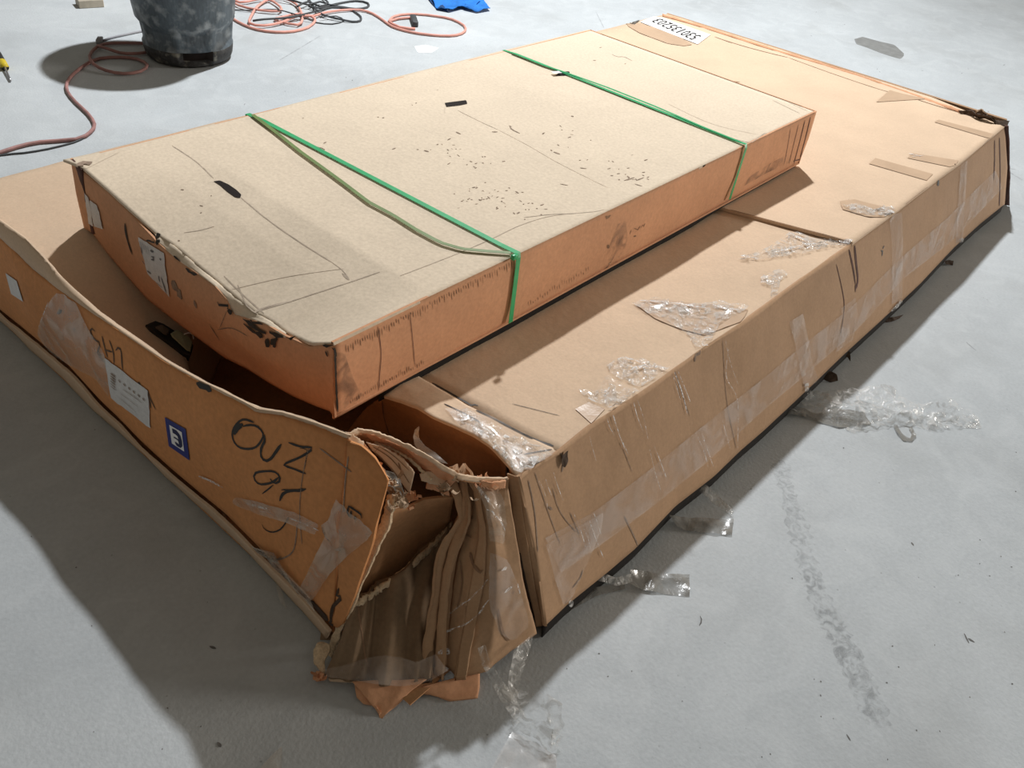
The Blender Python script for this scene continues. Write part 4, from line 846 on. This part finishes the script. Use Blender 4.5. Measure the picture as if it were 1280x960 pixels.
cord('cable', [(400,-4),(410,3,.012),(400,8,.014),(385,2,.02),(372,8,.02)], .006, M_gr, '', parent=c5)
c6 = cord('thin_cable', [(291,12),(310,13,.006),(345,12,.02),(375,20,.02),(395,28),(415,30),(430,26),(420,20,.014),(400,22,.014)], .0035, M_gr, 'thin dark cable threaded through the coiled salmon cord')

# blue cloth
M_cl = mat('blue cloth', (.02,.17,.55), .8, .25, 12, .1, 120, .3, 60)
M_cl2 = mat('dark blue cloth', (.015,.05,.14), .85, .3, 12)
def ZZ(l): return [Z(x, y, .02) for x, y in l]
cl = thing('cloth', 'rumpled bright blue cloth lying on the floor at the top edge, beside the cord loop', 'cloth', Z(575,5,0))
sheet('cloth_fold', [ZZ([(528,-26),(560,-30),(590,-28),(606,-20)]), ZZ([(537,-6),(562,-8),(585,-6),(606,-2)]), ZZ([(546,9),(562,12),(577,8),(590,10),(611,11)][:4])], M_cl, cl, 40, 24, .004, .022, 9, .006, 30, pin=False)
sheet('cloth_fold', [ZZ([(585,-8),(598,-6),(604,0)]), ZZ([(580,9),(596,13),(613,10)])], M_cl, cl, 20, 14, .004, .012, 12, .004, 40, pin=False)
sheet('cloth_fold', [[Z(x, y, .012) for x, y in ((533,-6),(545,-2),(552,4))], [Z(x, y, .008) for x, y in ((538,2),(546,11),(560,14))]], M_cl2, cl, 14, 8, .004, .006, 20, pin=False)

# wood block, screwdriver
b_, f_ = box_mesh(Z(112,11,.001)+Vector((.03,.05,0)), .13, .085, .04, -.25, .06)
wd_ = obj('wood_block', b_, f_, mat('pale wood', (.42,.38,.31), .8, .2, 15), None, origin=Z(112,8,0), label='small pale wooden block on the floor left of the trash can', cat='block', smooth=False)
sd = thing('screwdriver', 'screwdriver with a black and yellow handle lying at the left edge of the picture', 'screwdriver', Z(8,90,0))
M_yel = mat('yellow plastic', (.55,.42,.03), .4, .1, 20); M_st = mat('steel', (.35,.35,.36), .3, .1, 20, metallic=.8)
h0, h1, h2 = Z(-3,68,.018), Z(6,84,.018), Z(13,101,.008)
v, f = tube_mesh([h0, h0.lerp(h1, .3), h0.lerp(h1, .8), h1], .018, 10, .02); obj('handle', v, f, M_black, sd)
v, f = tube_mesh([h1.lerp(h0, .35)+Vector((0,0,.002)), h1+Vector((0,0,.0))], .0185, 10, .01); obj('grip_band', v, f, M_yel, sd)
v, f = tube_mesh([h1, h2], .005, 8, .03); obj('shaft', v, f, M_st, sd)

# small grey tape bits beyond the far back corner
v_ = ZP([(772,25,.33),(785,21,.33),(797,22,.33),(796,26,.33),(780,30,.33)]); 
poly_patch('tape_scrap', topfar, [(786,26),(792,23),(800,24),(798,28),(789,30)], T_dirty, topfar, .004)

# ------------------------------------------------------------------ loose tape on the floor
def loose(name, rows, m, label, nu=40, nv=12, amp=.012, freq=14, amp2=.004, freq2=50, cat='tape', z=0, **kw):
    R = [ZP(r) for r in rows]; o = R[0][0].copy(); o.z = 0
    G = sheet(name, R, m, None, nu, nv, 0, amp, freq, amp2, freq2, pin=False, flip=None, origin=o)
    for v in G.data.vertices:
        if v.co.z < .0015: v.co.z = .0015+random.random()*.001
    G['label'] = label; G['category'] = cat
    for k, vv in kw.items(): G[k] = vv
    return G
loose('crumpled_film', [[(1004,484,.02),(1030,487,.02),(1060,483,.04),(1085,480,.05),(1105,480,.06),(1120,492,.04),(1140,505,.03),(1165,502,.04),(1190,502,.03),(1210,512,.015),(1225,522,.01)],
     [(1000,505,.01),(1025,503,.02),(1050,505,.03),(1080,510,.04),(1105,510,.04),(1122,514,.03),(1145,518,.025),(1168,516,.03),(1190,520,.02),(1208,524,.01),(1227,530,.008)],
     [(985,516,.01),(1020,520,.01),(1045,530,.01),(1070,542,.008),(1095,533,.01),(1115,530,.01),(1145,532,.01),(1165,538,.006),(1190,534,.006),(1210,534,.006),(1229,536,.004)]], T_clear, 'large crumpled clear tape trailing over the sunlit floor, farthest of the loose tapes', 90, 26, .035, 14, .012, 45)
loose('dirty_tape', [[(984,505,.008),(1000,508,.012),(1022,517,.014),(1045,510,.02),(1080,516,.02)], [(980,518,.006),(1000,519,.006),(1020,526,.006),(1050,534,.006),(1090,530,.006)]], T_dirty, 'grimy grey tape leading under the large crumpled clear tape', 40, 8, .008)
rows = [[(1118,536),(1126,546),(1136,551),(1144,546),(1140,535)]]
loose('tape_loop', [[(1117,532,.006),(1122,542,.006),(1130,550,.006),(1140,551,.006),(1146,544,.006),(1140,534,.006)], [(1122,531,.004),(1128,541,.004),(1134,546,.004),(1138,547,.004),(1140,542,.004),(1136,535,.004)]], T_dirty, 'small loop of clear tape in front of the large crumpled tape', 24, 4, .002)
loose('dirty_tape', [[(836,644,.02),(860,647,.012),(890,648,.008),(917,649,.006)], [(846,658,.012),(865,664,.006),(890,667,.004),(915,669,.004)]], T_dirty, 'grimy flat tape strip on the shadow edge, just below the thin twisted strand', 40, 8, .006)
loose('twisted_tape', [[(868,606,.03),(880,605,.035),(892,612,.03),(905,626,.02),(917,638,.012)], [(870,612,.02),(884,622,.02),(898,632,.012),(908,640,.006),(917,646,.005)]], T_clear, 'thin twisted clear strand hanging from the carton bottom above a flat grimy strip', 30, 8, .01, 20)
loose('dirty_tape', [[(788,712,.03),(805,714,.012),(830,717,.008),(862,718,.006)], [(785,728,.02),(805,738,.006),(830,742,.004),(862,745,.004)]], T_dirty, 'grimy square-ended tape strip on the floor nearest the crushed corner', 40, 8, .006)
loose('twisted_tape', [[(735,713,.05),(752,716,.04),(770,722,.03),(792,716,.03)], [(738,722,.03),(755,728,.03),(772,732,.02),(792,728,.015)]], T_clear, 'short wrinkled clear tape joining the carton to the nearest grimy strip', 30, 8, .01, 20)
loose('tape_shadowed', [[(640,775,.01),(690,752,.01),(740,735,.01),(780,728,.01)], [(660,790,.004),(700,770,.004),(745,745,.004),(782,736,.004)]], T_dirty, 'dark tape tail lying along the bottom of the carton in the shadow', 30, 6, .004).name = 'dirty_tape'
loose('crumpled_film', [[(640,862,.06),(662,868,.08),(682,866,.09),(698,880,.07),(704,905,.05)], [(640,885,.03),(658,895,.05),(678,900,.06),(692,912,.05),(705,925,.03)], [(645,905,.008),(658,920,.008),(674,935,.008),(688,945,.006),(702,936,.006)]], T_clear, 'bag-like crumple of clear tape on the floor at the bottom of the picture', 50, 30, .026, 13, .006, 45)
loose('twisted_tape', [[(597,810,.09),(603,832,.07),(615,852,.05),(628,878,.03),(645,905,.01)], [(606,806,.09),(613,828,.07),(628,848,.05),(642,868,.03),(660,900,.01)]], T_clear, 'long clear strand from the crushed corner, left of the two above the bag-like crumple', 40, 8, .008, 14, .002, 50)
loose('twisted_tape', [[(642,812,.07),(638,840,.05),(636,860,.035),(640,880,.02)], [(668,790,.06),(660,815,.05),(652,845,.035),(646,880,.02)]], T_clear, 'clear strand from the crushed corner, right of the two above the bag-like crumple', 40, 10, .008, 14, .002, 50)
loose('film_and_streak', [[(640,915,.006),(662,925,.006),(695,945,.004),(696,965,.004)], [(600,985,.003),(640,985,.003),(670,985,.003),(696,985,.003)]], T_flat, 'flat clear film end at the very bottom edge below the bag-like crumple', 24, 12, .004)
loose('film_and_streak', [[(325,960,.002),(345,938,.003),(353,933,.003),(352,960,.003)], [(320,975,.002),(335,975,.002),(345,975,.002),(352,975,.002)]], T_haze, 'pale patch painted as a light streak at the bottom edge in the left shadow', 12, 8, .002)  # pale patch painted as a faint streak of light
loose('board_scrap', [[(1046,440,.03),(1056,438,.035),(1064,440,.03)], [(1048,450,.01),(1058,446,.012),(1063,452,.004)]], K_dark, 'black torn scrap sticking out under the middle of the carton side', 10, 8, .01, cat='scrap')
loose('board_scrap', [[(1030,465,.02),(1038,464,.022),(1046,468,.02)], [(1030,474,.006),(1038,478,.004),(1047,476,.004)]], K_dark, 'dark crumpled scrap under the carton side, right above the large crumpled clear tape', 10, 8, .012, cat='scrap')
loose('board_scrap', [[(1108,397,.012),(1118,396,.012),(1130,393,.01)], [(1104,403,.004),(1115,402,.004),(1125,398,.004)]], K_dark, 'dark scrap on the floor beside the carton below its clear vertical tape', 10, 6, .004, cat='scrap')
loose('board_scrap', [[(1180,326,.012),(1187,325,.012),(1192,326,.01)], [(1182,331,.004),(1188,331,.004),(1191,332,.004)]], K_dark, 'small dark scrap beside the far half of the carton', 8, 5, .004, cat='scrap')

# repeats share a group
GR = {'dirty_tape': 'grimy tape strips beside the carton', 'twisted_tape': 'twisted clear tape strands beside the carton', 'board_scrap': 'dark scraps under the carton side',
      'crumpled_film': 'crumpled clear tape on the floor', 'film_and_streak': 'flat clear film and a painted light streak on the floor', 'extension_cord': 'extension cords on the floor', 'thin_cable': 'thin dark cables on the floor'}
for o in S.objects:
    k = o.name.split('.')[0]
    if o.parent is None and k in GR: o['group'] = GR[k]
